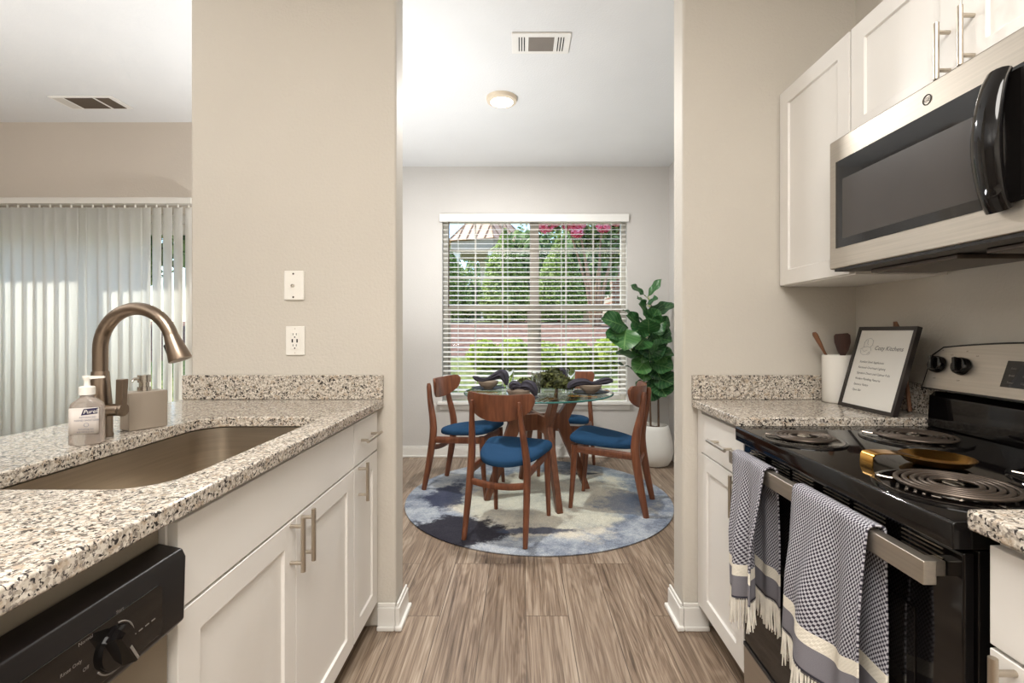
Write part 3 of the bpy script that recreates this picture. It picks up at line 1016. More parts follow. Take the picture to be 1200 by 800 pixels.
def pull(parent, sx, xf, y, z, ln, axis, stand=0.032, r=0.006):
    mb = MB()
    xc = xf + sx * stand
    e = Vector((0, 0, 1)) if axis == 'z' else Vector((0, 1, 0))
    c = Vector((xc, y, z))
    mb.tube([c - e * ln / 2, c + e * ln / 2], r, 12)
    for s in (-1, 1):
        p = c + e * s * (ln / 2 - 0.022)
        mb.tube([p - Vector((sx * 0.003, 0, 0)), Vector((xf + sx * 0.0005, p.y, p.z))], r * 0.8, 10)
    return tag(mb.build('handle', M['pull'], parent, smooth=50), 'brushed metal bar handle')


def carcass(name, label, sx, xfr, xbk, y0, y1, z0, z1, kick=True):
    t = thing(name, label, 'cabinet', ((xfr + xbk) / 2, (y0 + y1) / 2, 0 if kick else z0))
    a, b = min(xfr, xbk), max(xfr, xbk)
    MB().box(a, b, y0, y1, z0, z1).build('body', M['cab'], t, bevel=0.001)
    if kick:
        k = xfr - sx * 0.06
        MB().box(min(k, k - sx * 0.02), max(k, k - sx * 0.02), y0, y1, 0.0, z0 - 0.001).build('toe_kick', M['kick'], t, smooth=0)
    return t


CT, CB = 0.914, 0.882
# --- cabinets under the sink counter
LF = -0.574
c = carcass('base_cabinet', 'white sink cabinet with two shaker doors beside the dishwasher', 1, LF - 0.0185, -1.19, 0.802, 1.652, 0.10, 0.66)
MB().box(-0.62, LF - 0.0185, 0.802, 1.652, 0.661, 0.878).build('front_rail', M['cab'], c, smooth=0)
slab('false_front', M['cab'], c, 1, LF, 0.806, 1.650, 0.717, 0.866)
d = shaker('door', M['cab'], c, 1, LF, 0.806, 1.2265, 0.108, 0.711)
pull(d, 1, LF, 1.198, 0.655, 0.135, 'z')
d = shaker('door', M['cab'], c, 1, LF, 1.2295, 1.650, 0.108, 0.711)
pull(d, 1, LF, 1.258, 0.655, 0.135, 'z')
c = carcass('base_cabinet', 'narrow white cabinet with one drawer and door against the end wall by the sink', 1, LF - 0.0185, -1.19, 1.655, 1.924, 0.10, 0.878)
d = slab('drawer', M['cab'], c, 1, LF, 1.657, 1.920, 0.717, 0.866)
pull(d, 1, LF, 1.785, 0.795, 0.16, 'y')
d = shaker('door', M['cab'], c, 1, LF, 1.657, 1.920, 0.108, 0.711)
pull(d, 1, LF, 1.70, 0.655, 0.135, 'z')

# --- dishwasher
t = thing('dishwasher', 'dishwasher with black control panel and dial under the granite counter', 'dishwasher', (-0.85, 0.495, 0))
MB().box(-1.19, -0.60, 0.195, 0.797, 0.005, 0.868).build('body', M['dwsteel'], t, smooth=0)
MB().box(-0.599, -0.582, 0.197, 0.795, 0.11, 0.69).build('door', M['dwsteel'], t, bevel=0.004)
MB().prism([(-0.599, 0.692), (-0.577, 0.692), (-0.556, 0.712), (-0.553, 0.815), (-0.559, 0.828), (-0.599, 0.836)], 'y', 0.196, 0.796).build('control_panel', M['blackpl'], t, bevel=0.003)
pan = t.children[-1]
MB().prism([(0.43, 0.722), (0.735, 0.722), (0.742, 0.729), (0.742, 0.792), (0.735, 0.799), (0.50, 0.799), (0.43, 0.745)], 'x', -0.5555, -0.5520).build('touch_strip', M['blackglass'], pan, bevel=0.001)
mb = MB()
mb.T = Matrix.Translation((-0.552, 0.655, 0.756)) @ Matrix.Rotation(PI / 2, 4, 'Y')
mb.lathe([(0.0, 0.0), (0.028, 0.0), (0.027, 0.006), (0.0, 0.007)], n=32)
mb.T = Matrix.Translation((-0.552, 0.655, 0.756)) @ Matrix.Rotation(math.radians(-62), 4, 'X')
mb.hexa([(0.005, -0.028, -0.009), (0.005, 0.028, -0.009), (0.005, 0.028, 0.009), (0.005, -0.028, 0.009)],
        [(0.022, -0.026, -0.004), (0.022, 0.026, -0.004), (0.022, 0.026, 0.004), (0.022, -0.026, 0.004)])
kn = tag(mb.build('dial', M['black'], pan, smooth=40), 'glossy black dial')
mb = MB()
mb.T = Matrix.Translation((-0.552, 0.655, 0.756)) @ Matrix.Rotation(math.radians(-62), 4, 'X')
mb.box(0.0222, 0.0228, -0.002, 0.025, -0.0018, 0.0018)
mb.T = None
mb.tube([(-0.5515, 0.655 + 0.031 * math.cos(a), 0.756 + 0.031 * math.sin(a)) for a in [math.radians(-150 + 10 * k) for k in range(24)]], 0.0011, 6)
for s_, y, z in (('Start', 0.650, 0.800), ('Normal', 0.594, 0.792), ('Rinse Only', 0.570, 0.770), ('Off', 0.600, 0.756), ('Cancel', 0.60, 0.716)):
    mb.text(s_, 0.0065, (-0.5518, y + 0.006, z), (0, 1, 0), (0, 0, 1))
for y in (0.628, 0.640, 0.652, 0.664):
    mb.box(-0.5517, -0.5513, y + 0.055, y + 0.062, 0.752, 0.7535)
mb.build('dial_markings', M['mark'], pan, smooth=0)
MB().box(-0.5545, -0.5525, 0.30, 0.415, 0.770, 0.776).build('vent_slot', M['dark'], pan, smooth=0)

# --- left counter with the sink cut-out
SX0, SX1, SY0, SY1 = -1.0, -0.628, 0.83, 1.53
t = thing('countertop', 'speckled granite countertop around the sink with a backsplash strip', 'countertop', (-0.95, 0.5, CB))
X0, X1, Y0, Y1 = -1.345, -0.55, -1.2, P0 - 0.001
ring, ci = rrect(SX0, SX1, SY0, SY1, 0.085, 7)
cor = [(X1, Y1), (X0, Y1), (X0, Y0), (X1, Y0)]
n = len(ring)
v = [(x, y, CT) for x, y in ring] + [(x, y, CB) for x, y in ring] + [(x, y, CT) for x, y in cor] + [(x, y, CB) for x, y in cor]
f = []
for i in range(n):
    j = (i + 1) % n
    a, b = ci[i], ci[j]
    f.append((i, j, n + j, n + i))
    if a == b:
        f += [(i, 2 * n + a, j), (n + i, n + j, 2 * n + 4 + a)]
    else:
        f += [(i, 2 * n + a, 2 * n + b, j), (n + i, n + j, 2 * n + 4 + b, 2 * n + 4 + a)]
for a in range(4):
    b = (a + 1) % 4
    f.append((2 * n + a, 2 * n + 4 + a, 2 * n + 4 + b, 2 * n + b))
MB().add(v, f).build('slab', M['granite'], t, bevel=0.005, seg=3)
MB().box(X0, X1, P0 - 0.021, P0 - 0.001, CT + 0.0005, 1.011).build('backsplash', M['granite'], t, bevel=0.003)

# --- undermount sink
t = thing('sink', 'stainless steel undermount sink set into the granite counter', 'sink', (-0.814, 1.18, 0.675))
mb = MB()
rings = []
for ins, z, rr in ((-0.02, CB - 0.0015, 0.10), (0.0, CB - 0.002, 0.09), (0.004, 0.80, 0.088), (0.008, 0.72, 0.085), (0.022, 0.69, 0.075), (0.05, 0.682, 0.05)):
    p, _ = rrect(SX0 + ins, SX1 - ins, SY0 + ins, SY1 - ins, rr, 7)
    rings.append([(x, y, z) for x, y in p])
vs = [p for r in rings for p in r]
fs = [(k * n + i, k * n + (i + 1) % n, (k + 1) * n + (i + 1) % n, (k + 1) * n + i) for k in range(len(rings) - 1) for i in range(n)]
vs.append(((SX0 + SX1) / 2, (SY0 + SY1) / 2, 0.678))
fs += [((len(rings) - 1) * n + i, (len(rings) - 1) * n + (i + 1) % n, len(vs) - 1) for i in range(n)]
mb.add(vs, fs).build('basin', M['sinksteel'], t, smooth=50, recalc=False)
MB().lathe([(0.0, 0.6795), (0.02, 0.6795), (0.022, 0.6825), (0.045, 0.684), (0.047, 0.682)], (-0.814, 1.18), 28).build('drain', M['brightmetal'], t)

# --- faucet
fx, fyy = -1.083, 1.24
t = thing('faucet', 'brushed bronze-nickel gooseneck faucet behind the sink', 'faucet', (fx, fyy, CT))
MB().lathe([(0.0, CT + 0.0005), (0.027, CT + 0.0005), (0.027, CT + 0.006), (0.0255, CT + 0.01), (0.0255, CT + 0.07), (0.0185, CT + 0.165), (0.0178, CT + 0.168), (0.0, CT + 0.168)], (fx, fyy), 32).build('body', M['nickel'], t)
pts = [(fx, fyy, CT + 0.166), (fx, fyy, 1.11)]
cz, rx, rz = 1.138, 0.094, 0.105
for k in range(0, 25):
    a = math.radians(180 - (180 - 20) * k / 24)
    pts.append((fx + rx + rx * math.cos(a), fyy, cz + rz * math.sin(a)))
MB().tube(pts, 0.0162, 20).build('spout', M['nickel'], t, smooth=60)
p_end = Vector(pts[-1])
dirn = Vector((0.36, 0, -0.93)).normalized()
mb = MB()
q = dirn.to_track_quat('Z', 'Y').to_matrix().to_4x4()
mb.T = Matrix.Translation(p_end) @ q
mb.lathe([(0.0, 0.0), (0.0162, 0.0), (0.0168, 0.003), (0.0265, 0.064), (0.0262, 0.067), (0.021, 0.0675), (0.0, 0.066)], n=28)
sh = mb.build('spray_head', M['nickel'], t)
mb = MB()
cc = p_end + dirn * 0.03 + Vector((-0.93, 0, -0.36)) * 0.0215
mb.T = Matrix.Translation(cc) @ q
mb.box(-0.004, 0.004, -0.006, 0.006, -0.014, 0.014)
mb.build('spray_button', M['blackpl'], sh, bevel=0.003)
mb = MB()
mb.tube([(fx + 0.02, fyy, 0.983), (fx + 0.052, fyy, 0.983)], 0.0155, 20)
mb.tube([(fx + 0.0535, fyy, 0.983), (fx + 0.062, fyy, 0.983)], 0.0165, 20)
mb.hexa([(fx + 0.044, fyy - 0.008, 0.985), (fx + 0.062, fyy - 0.008, 0.985), (fx + 0.062, fyy + 0.008, 0.985), (fx + 0.044, fyy + 0.008, 0.985)],
        [(fx + 0.047, fyy - 0.009, 1.062), (fx + 0.066, fyy - 0.009, 1.062), (fx + 0.066, fyy + 0.009, 1.062), (fx + 0.047, fyy + 0.009, 1.062)])
mb.build('lever', M['nickel'], t, bevel=0.0015)

# --- soap dispenser
t = thing('soap_dispenser', 'taupe metal block soap dispenser behind the sink', 'soap dispenser', (-1.05, 1.355, CT))
ang = math.atan2(0.082, 0.045)
TT = Matrix.Translation((-1.0575, 1.352, CT)) @ Matrix.Rotation(ang, 4, 'Z')
mb = MB()
mb.T = TT
mb.box(-0.047, 0.047, -0.026, 0.026, 0.0005, 0.104)
mb.build('body', M['soap'], t, bevel=0.003, seg=3)
mb = MB()
mb.T = TT
mb.lathe([(0, 0.1042), (0.016, 0.1042), (0.016, 0.116), (0.012, 0.1165), (0.012, 0.128), (0.0155, 0.1285), (0.0155, 0.149), (0.0, 0.150)], n=20)
mb.tube([(0.0, 0, 0.139), (-0.026, -0.004, 0.1395), (-0.031, -0.005, 0.133)], [0.0055, 0.004, 0.0035], 10)
mb.build('pump', M['brightmetal'], t)

# --- sanitizer bottle
bx0, by0 = -1.043, 1.158
t = thing('sanitizer_bottle', 'clear pump bottle of hand sanitizer with a navy label beside the faucet', 'bottle', (bx0, by0, CT))
RB = Matrix.Translation((bx0, by0, CT)) @ Matrix.Rotation(math.radians(24), 4, 'Z')


def oval_rings(specs, n=28, ex=3.0):
    vs, fs = [], []
    for a, b, z in specs:
        for k in range(n):
            th = 2 * PI * k / n
            cth, sth = math.cos(th), math.sin(th)
            vs.append((a * math.copysign(abs(cth) ** (2 / ex), cth), b * math.copysign(abs(sth) ** (2 / ex), sth), z))
    for j in range(len(specs) - 1):
        fs += [(j * n + k, j * n + (k + 1) % n, (j + 1) * n + (k + 1) % n, (j + 1) * n + k) for k in range(n)]
    fs.append(tuple(range(n))[::-1])
    fs.append(tuple((len(specs) - 1) * n + k for k in range(n)))
    return vs, fs


m_liq, nt_, p_ = base_mat('sanitizer_plastic')
p_.inputs['Base Color'].default_value = lin((214, 204, 196))
p_.inputs['Roughness'].default_value = 0.12
p_.inputs['Transmission Weight'].default_value = 0.7
p_.inputs['IOR'].default_value = 1.25
mb = MB()
mb.T = RB
mb.add(*oval_rings([(0.030, 0.0165, 0.0008), (0.033, 0.019, 0.004), (0.033, 0.019, 0.088), (0.030, 0.018, 0.098), (0.017, 0.015, 0.110), (0.0125, 0.0125, 0.113), (0.0125, 0.0125, 0.119)]))
mb.build('bottle', m_liq, t)
mb = MB()
mb.T = RB
mb.grid(lambda u, v: (0.028 * (2 * u - 1), -0.0195 - 0.0006 * (1 - (2 * u - 1) ** 4), 0.028 + 0.062 * v), 8, 2)
lab = tag(mb.build('label', pm('label_film', (206, 198, 192), rough=0.3, var=0.01), t, solid=0.0003), 'translucent printed label')
mb = MB()
mb.T = RB
mb.add([(-0.005, -0.0206, 0.072), (0.026, -0.0206, 0.075), (0.027, -0.0206, 0.089), (0.0, -0.0206, 0.087)], [(0, 1, 2, 3)])
mb.build('logo_patch', M['bluelabel'], lab, smooth=0, solid=0.0003)
mb = MB()
mb.T = RB
mb.text('Purell', 0.0125, (-0.001, -0.0206, 0.0758), (1, 0, 0.06), (0, 0, 1), 0.25, 0.0006)
mb.build('logo_lettering', M['white'], lab, smooth=0, recalc=False)
mb = MB()
mb.T = RB
for s_, sz, z, x in (('ADVANCED', 0.0058, 0.0655, -0.008), ('HAND SANITIZER', 0.0058, 0.0585, -0.017), ('Refreshing Gel', 0.0048, 0.038, -0.010), ('8 FL OZ (236 mL)', 0.0042, 0.0318, -0.012)):
    mb.text(s_, sz, (x, -0.0206, z), (1, 0, 0), (0, 0, 1), 0.0, 0.0004)
mb.tube([(0.005 + 0.0045 * math.cos(k * PI / 8), -0.0208, 0.0495 + 0.0045 * math.sin(k * PI / 8)) for k in range(16)], 0.0004, 5, closed=True)
mb.build('small_print', M['labelgrey'], lab, smooth=0, recalc=False)
mb = MB()
mb.T = RB
mb.lathe([(0, 0.1192), (0.0155, 0.1192), (0.0155, 0.137), (0.013, 0.139), (0.0065, 0.1395), (0.0055, 0.152), (0.009, 0.1575), (0.009, 0.162), (0, 0.163)], n=24)
mb.hexa([(0.0, -0.006, 0.156), (0.034, -0.004, 0.158), (0.034, 0.004, 0.158), (0.0, 0.006, 0.156)], [(-0.008, -0.007, 0.164), (0.034, -0.004, 0.1625), (0.034, 0.004, 0.1625), (-0.008, 0.007, 0.164)])
tag(mb.build('pump', M['white'], t), 'white pump top')

# --- plates on the end wall
t = thing('phone_jack_plate', 'white wall plate with a single round jack above the outlet', 'wall plate', (-0.907, P0, 1.31))
MB().box(-0.947, -0.867, P0 - 0.009, P0 - 0.0005, 1.309, 1.426).build('plate', M['white'], t, bevel=0.006, seg=3)
mb = MB()
mb.T = Matrix.Translation((-0.911, P0 - 0.009, 1.366)) @ Matrix.Rotation(PI / 2, 4, 'X')
mb.lathe([(0.0, 0.004), (0.003, 0.004), (0.004, 0.007), (0.0065, 0.007), (0.0075, 0.0002)], n=16)
mb.build('jack', M['brightmetal'], t)
for z in (1.414, 1.321):
    mb = MB()
    mb.T = Matrix.Translation((-0.909, P0 - 0.009, z)) @ Matrix.Rotation(PI / 2, 4, 'X')
    mb.lathe([(0.0, 0.0015), (0.003, 0.0015), (0.004, 0.0002)], n=12)
    mb.build('screw', M['coil'], t)


def outlet(name, label, org, right, usb):
    """duplex outlet; right is the unit vector along the wall"""
    right = Vector(right)
    nrm = right.cross(Vector((0, 0, 1)))
    B = Matrix((right.to_4d(), (-nrm).to_4d(), (0, 0, 1, 0), (0, 0, 0, 1))).transposed()
    B = Matrix(((right.x, -nrm.x, 0, org[0]), (right.y, -nrm.y, 0, org[1]), (right.z, -nrm.z, 1, org[2]), (0, 0, 0, 1)))
    t = thing(name, label, 'outlet', org)
    mb = MB()
    mb.T = B
    mb.box(-0.038, 0.038, -0.007, -0.0005, -0.058, 0.058)
    mb.build('plate', M['white'], t, bevel=0.004, seg=3)
    mb = MB()
    mb.T = B
    mb.box(-0.017, 0.017, -0.0095, -0.007, -0.034, 0.034)
    rc = mb.build('receptacle', M['white'], t, bevel=0.001)
    for z in (0.022, -0.022):
        mb = MB()
        mb.T = B
        for x in (-0.0065, 0.0065):
            mb.box(x - 0.0012, x + 0.0012, -0.0100, -0.0094, z, z + 0.008)
        mb.box(-0.0025, 0.0025, -0.0100, -0.0094, z - 0.010, z - 0.005)
        mb.build('socket_slots', M['dark'], rc, smooth=0)
    if usb:
        for x in (-0.0095, 0.0095):
            mb = MB()
            mb.T = B
            mb.box(x - 0.0028, x + 0.0028, -0.0100, -0.0094, -0.007, 0.007)
            mb.build('charging_port', M['dark'], rc, smooth=0)
    for z in (0.048, -0.048):
        mb = MB()
        mb.T = B
        mb.box(-0.0018, 0.0018, -0.0078, -0.0069, z - 0.0018, z + 0.0018)
        mb.build('screw', M['pull'], t, smooth=0)


outlet('wall_outlet', 'white duplex outlet with charging ports below the round jack plate', (-0.903, P0, 1.147), (1, 0, 0), True)
outlet('wall_outlet', 'white outlet on the wall mostly hidden behind the framed kitchen sign', (KX, 1.815, 1.138), (0, -1, 0), False)

# ---------------------------------------------------------------- stove side
RF = 0.70
c = carcass('base_cabinet', 'white cabinet with drawer and door between the end wall and the stove', -1, RF + 0.0185, 1.335, 1.515, 1.924, 0.10, 0.878)
d = slab('drawer', M['cab'], c, -1, RF, 1.518, 1.880, 0.717, 0.866)
pull(d, -1, RF, 1.66, 0.792, 0.15, 'y')
d = shaker('door', M['cab'], c, -1, RF, 1.518, 1.880, 0.108, 0.711)
pull(d, -1, RF, 1.545, 0.655, 0.135, 'z')
MB().box(RF + 0.004, RF + 0.018, 1.882, 1.924, 0.10, 0.878).build('filler_strip', M['cab'], c, smooth=0)
c = carcass('base_cabinet', 'white cabinet with drawer beside the near side of the stove', -1, RF + 0.0185, 1.335, -0.2, 0.724, 0.10, 0.878)
d = slab('drawer', M['cab'], c, -1, RF, 0.264, 0.721, 0.719, 0.866)
pull(d, -1, RF, 0.50, 0.792, 0.15, 'y')
d = shaker('door', M['cab'], c, -1, RF, 0.264, 0.721, 0.108, 0.713)
pull(d, -1, RF, 0.683, 0.655, 0.135, 'z')
d = slab('drawer', M['cab'], c, -1, RF, -0.197, 0.260, 0.719, 0.866)
pull(d, -1, RF, 0.03, 0.792, 0.15, 'y')
d = shaker('door', M['cab'], c, -1, RF, -0.197, 0.260, 0.108, 0.713)
pull(d, -1, RF, -0.15, 0.655, 0.135, 'z')

t = thing('countertop', 'short granite countertop in the corner under the framed sign', 'countertop', (1.0, 1.72, CB))
MB().box(0.68, KX - 0.002, 1.511, P0 - 0.001, CB, CT).build('slab', M['granite'], t, bevel=0.006, seg=3)
MB().box(0.68, KX - 0.023, P0 - 0.021, P0 - 0.001, CT + 0.0005, 1.011).build('backsplash', M['granite'], t, bevel=0.003)
MB().box(KX - 0.022, KX - 0.002, 1.512, P0 - 0.022, CT + 0.0005, 1.011).build('backsplash', M['granite'], t, bevel=0.003)
t = thing('countertop', 'granite countertop on the near side of the stove', 'countertop', (1.0, 0.2, CB))
MB().box(0.68, KX - 0.002, -1.2, 0.739, CB, CT).build('slab', M['granite'], t, bevel=0.006, seg=3)
MB().box(KX - 0.022, KX - 0.002, -1.2, 0.739, CT + 0.0005, 1.011).build('backsplash', M['granite'], t, bevel=0.003)

# --- range
S0, S1 = 0.746, 1.505
t = thing('electric_range', 'black and stainless electric coil stove between two granite counters', 'stove', (0.99, 1.125, 0))
MB().box(0.712, 1.325, S0 + 0.004, S1 - 0.004, 0.012, 0.843).build('body', M['black'], t, bevel=0.003)
for y in (S0 + 0.06, S1 - 0.06):
    for x in (0.80, 1.25):
        MB().tube([(x, y, 0.0), (x, y, 0.012)], 0.018, 12).build('foot', M['blackpl'], t)
ctp = MB().prism([(0.668, 0.846), (1.315, 0.846), (1.315, 0.890), (0.674, 0.890), (0.669, 0.8885), (0.667, 0.884)], 'y', S0, S1).build('cooktop', M['black'], t, bevel=0.003, seg=3)


def burner(x, y, R, turns):
    zc = 0.8905
    mb = MB().lathe([(R + 0.030, zc), (R + 0.029, zc + 0.004), (R + 0.022, zc + 0.006), (R + 0.014, zc + 0.003), (R * 0.6, zc + 0.0008), (0.0, zc + 0.0006)], (x, y), 48)
    b = mb.build('drip_bowl', M['black'], ctp)
    mb = MB()
    pts = []
    N = turns * 36
    for k in range(N + 1):
        th = 2 * PI * k / 36
        r = 0.030 + (R - 0.030) * k / N
        pts.append((x + r * math.cos(th + 0.6), y + r * math.sin(th + 0.6), zc + 0.0125))
    mb.tube(pts, 0.0046, 8, sx=0.8, sy=1.0, up=(0, 0, 1))
    e = Vector(pts[-1])
    mb.build('coil', M['coil'], b, smooth=60)
    mb = MB()
    for k in range(3):
        a = 2 * PI * k / 3 + 0.4
        dx, dy = math.cos(a), math.sin(a)
        mb.tube([(x + 0.012 * dx, y + 0.012 * dy, zc + 0.0065), (x + (R + 0.004) * dx, y + (R + 0.004) * dy, zc + 0.0065), (x + (R + 0.02) * dx, y + (R + 0.02) * dy, zc + 0.0085)], 0.0022, 6)
    mb.build('coil_support', M['chrome'], b)
    MB().lathe([(0.0, zc + 0.016), (0.013, zc + 0.0155), (0.016, zc + 0.0135), (0.017, zc + 0.0065), (0.0, zc + 0.006)], (x, y), 20).build('medallion', M['brightmetal'], b)


burner(0.758, 1.295, 0.072, 4)
burner(1.065, 1.31, 0.094, 5)
burner(0.800, 0.893, 0.094, 5)
burner(1.075, 0.93, 0.072, 4)

MB().box(0.692, 0.711, S0 + 0.008, S1 - 0.008, 0.228, 0.838).build('oven_door', M['black'], t, bevel=0.004)
dor = t.children[-1]
MB().box(0.6895, 0.6915, S0 + 0.10, S1 - 0.10, 0.34, 0.70).build('oven_window', M['blackglass'], dor, bevel=0.0005)
mb = MB()
for k in range(6):
    y0 = S0 + 0.045 + k * 0.113 + (0.012 if k % 2 else 0)
    for j in range(4):
        mb.box(0.6897, 0.6925, y0, y0 + 0.085, 0.8040 + j * 0.0078, 0.8058 + j * 0.0078)
mb.build('vent_slots', M['pull'], dor, smooth=0)
mb = MB().box(0.642, 0.664, S0 + 0.024, S1 - 0.012, 0.779, 0.818)
for y in (S0 + 0.05, S1 - 0.028):
    mb.box(0.664, 0.691, y - 0.012, y + 0.012, 0.786, 0.811)
tag(mb.build('door_handle', M['steel'], dor, bevel=0.002), 'flat brushed steel bar handle')
dw_ = MB().box(0.690, 0.711, S0 + 0.008, S1 - 0.008, 0.03, 0.213).build('storage_drawer', M['steel'], t, bevel=0.004)
MB().box(0.6885, 0.711, S0 + 0.008, S1 - 0.008, 0.214, 0.226).build('drawer_lip', M['blackpl'], dw_, bevel=0.002)
# backguard
mb = MB().prism([(1.262, 0.8905), (1.334, 0.8905), (1.334, 1.0), (1.285, 1.0), (1.268, 0.985)], 'y', S0 + 0.004, S1 - 0.004)
mb.build('backguard_base', M['black'], t, bevel=0.004)
ym = (S0 + S1) / 2
HB = (S1 - S0) / 2


def bg_top(y):
    return 1.160 - 0.026 * (abs(y - ym) / HB) ** 2


def bg_ring(ins):
    pts = [(S0 + ins, 1.008 + ins), (S1 - ins, 1.008 + ins)]
    k = 24
    for i in range(k + 1):
        y = S1 - ins - (S1 - S0 - 2 * ins) * i / k
        e = max(0, abs(y - ym) - (HB - ins - 0.025)) / 0.025
        pts.append((y, bg_top(y) - ins - 0.022 * e * e))
    return pts


def bg_x(z):
    return 1.247 + (z - 1.008) * 0.33


ro = bg_ring(0.0)
v = [(bg_x(z), y, z) for y, z in ro] + [(1.336, y, z) for y, z in ro]
n2 = len(ro)
MB().add(v, [tuple(range(n2)), tuple(range(n2, 2 * n2))[::-1]] + [(i, (i + 1) % n2, n2 + (i + 1) % n2, n2 + i) for i in range(n2)]).build('backguard', M['blackpl'], t, smooth=30)
bgd = t.children[-1]
ri = bg_ring(0.005)
ri = [(y if abs(y - S1) > 0.04 else min(y, S1 - 0.006), z) for y, z in ri]
v = [(bg_x(z) - 0.002, y, z) for y, z in ri] + [(bg_x(z) + 0.001, y, z) for y, z in ri]
MB().add(v, [tuple(range(n2)), tuple(range(n2, 2 * n2))[::-1]] + [(i, (i + 1) % n2, n2 + (i + 1) % n2, n2 + i) for i in range(n2)]).build('control_face', M['steel'], bgd, smooth=30)
tilt = math.atan(0.33)
for y in (1.466, 1.386, 0.868, 0.788):
    z = 1.083
    mb = MB()
    mb.T = Matrix.Translation((bg_x(z) - 0.003, y, z)) @ Matrix.Rotation(-PI / 2 + tilt, 4, 'Y')
    mb.lathe([(0.0, 0.0), (0.026, 0.0), (0.0245, 0.014), (0.021, 0.018), (0.0, 0.019)], n=28)
    mb.T = mb.T @ Matrix.Rotation(0.35, 4, 'Z')
    mb.hexa([(-0.022, -0.008, 0.010), (0.022, -0.008, 0.010), (0.022, 0.008, 0.010), (-0.022, 0.008, 0.010)],
            [(-0.021, -0.005, 0.030), (0.021, -0.005, 0.030), (0.021, 0.005, 0.030), (-0.021, 0.005, 0.030)])
    tag(mb.build('burner_knob', M['black'], bgd, bevel=0.0015), 'glossy black burner knob')
mb = MB()
for y in (1.466, 1.386, 0.868, 0.788):
    for dy, dz, s_ in ((-0.004, 0.042, 'HI'), (-0.006, -0.042, 'OFF'), (0.030, 0.030, 'LO')):
        z = 1.083 + dz
        mb.text(s_, 0.006, (bg_x(z) - 0.0025, y - dy, z), (0, -1, 0), (0.31, 0, 0.95))
mb.build('knob_markings', M['dark'], bgd, smooth=0, recalc=False)
dz0, dz1, dy0, dy1 = 1.040, 1.108, 0.985, 1.265
mb = MB().add([(bg_x(z) - o_, y, z) for o_ in (0.0035, 0.001) for y, z in ((dy0, dz0), (dy1, dz0), (dy1, dz1), (dy0, dz1))],
              [(0, 1, 2, 3), (4, 7, 6, 5), (0, 4, 5, 1), (1, 5, 6, 2), (2, 6, 7, 3), (3, 7, 4, 0)])
dsp = mb.build('display', M['blackglass'], bgd, bevel=0.001)
mb = MB()
for s_, y, z in (('Bake', 1.250, 1.086), ('Broil', 1.250, 1.068), ('Timer', 1.250, 1.050), ('Clock', 1.215, 1.050), ('Start', 1.215, 1.086), ('Off', 1.215, 1.068)):
    mb.text(s_, 0.0075, (bg_x(z) - 0.0037, y, z), (0, -1, 0), (0.31, 0, 0.95))
mb.build('display_lettering', M['mark'], dsp, smooth=0, recalc=False)

# --- brass spoon rest
t = thing('spoon_rest', 'brass spoon rest lying on the cooktop between the coils', 'spoon rest', (0.92, 1.05, 0.8908))
sxy, srz = (0.908, 1.055), 0.8908
MB().lathe([(0.0, srz + 0.003), (0.034, srz + 0.004), (0.054, srz + 0.010), (0.066, srz + 0.021), (0.068, srz + 0.021), (0.056, srz + 0.008), (0.036, srz + 0.0006), (0.0, srz)], sxy, 40).build('bowl', M['gold'], t, smooth=60)
prof = [(0.846, 0.9175), (0.825, 0.9215), (0.80, 0.9250), (0.768, 0.9255), (0.752, 0.9235), (0.7465, 0.917), (0.745, 0.8912)]
low = [(x + (0.0 if i < 4 else 0.002), z - 0.0022) for i, (x, z) in enumerate(prof)]
poly = prof + low[::-1]
MB().prism(poly, 'y', 1.024, 1.062).build('handle', M['gold'], t, smooth=50)

# --- microwave above the stove
MX, MZ0, MZ1 = 0.961, 1.372, 1.772
t = thing('microwave', 'stainless over-the-range microwave with dark glass door above the stove', 'microwave', (1.15, 1.125, MZ0))
MB().box(MX + 0.03, KX - 0.002, S0, S1, MZ0, MZ1 - 0.001).build('body', M['blackpl'], t, bevel=0.002)
MB().box(MX, MX + 0.0295, S0, S1, MZ0 + 0.004, MZ1 - 0.002).build('front_frame', M['steel'], t, bevel=0.005, seg=3)
gw0, gw1 = 0.805, 1.472
MB().box(MX - 0.002, MX - 0.0002, S0 + 0.02, gw1, 1.437, 1.700).build('door_glass', M['blackglass'], t, bevel=0.0008)
dg_ = t.children[-1]
MB().box(MX - 0.0026, MX - 0.0021, 1.005, 1.440, 1.462, 1.640).build('window_screen', M['greyglass'], dg_, smooth=0)
MB().box(MX - 0.0026, MX - 0.0021, S0 + 0.03, 0.925, 1.445, 1.692).build('touch_panel', M['blackpl'], dg_, smooth=0)
mb = MB()
for i, s_ in enumerate(('Time', 'Cook', 'Power', 'Start')):
    mb.text(s_, 0.012, (MX - 0.0027, 0.88, 1.66 - 0.05 * i), (0, -1, 0), (0, 0, 1))
mb.build('panel_lettering', M['mark'], dg_, smooth=0, recalc=False)
mb = MB()
pts, rs = [], []
for k in range(17):
    u = k / 16
    b_ = math.sin(PI * u)
    pts.append((MX - 0.012 - 0.026 * b_ ** 0.7, 0.958, 1.424 + 0.274 * u))
    rs.append(0.0145 + 0.003 * b_)
mb.tube(pts, rs, 14, sx=0.85, sy=1.75, up=(1, 0, 0))
tag(mb.build('handle', M['black'], t, smooth=60), 'glossy black bowed handle')
mb = MB()
mb.tube([(MX - 0.0005, 1.142 + 0.0115 * math.cos(a), 1.733 + 0.0115 * math.sin(a)) for a in [2 * PI * k / 24 for k in range(24)]], 0.0012, 6, closed=True)
mb.text('GE', 0.014, (MX, 1.151, 1.7285), (0, -1, 0), (0, 0, 1), 0.25, 0.0008)
tag(mb.build('badge', M['dark'], t, smooth=0), 'round dark monogram badge')
mb = MB()
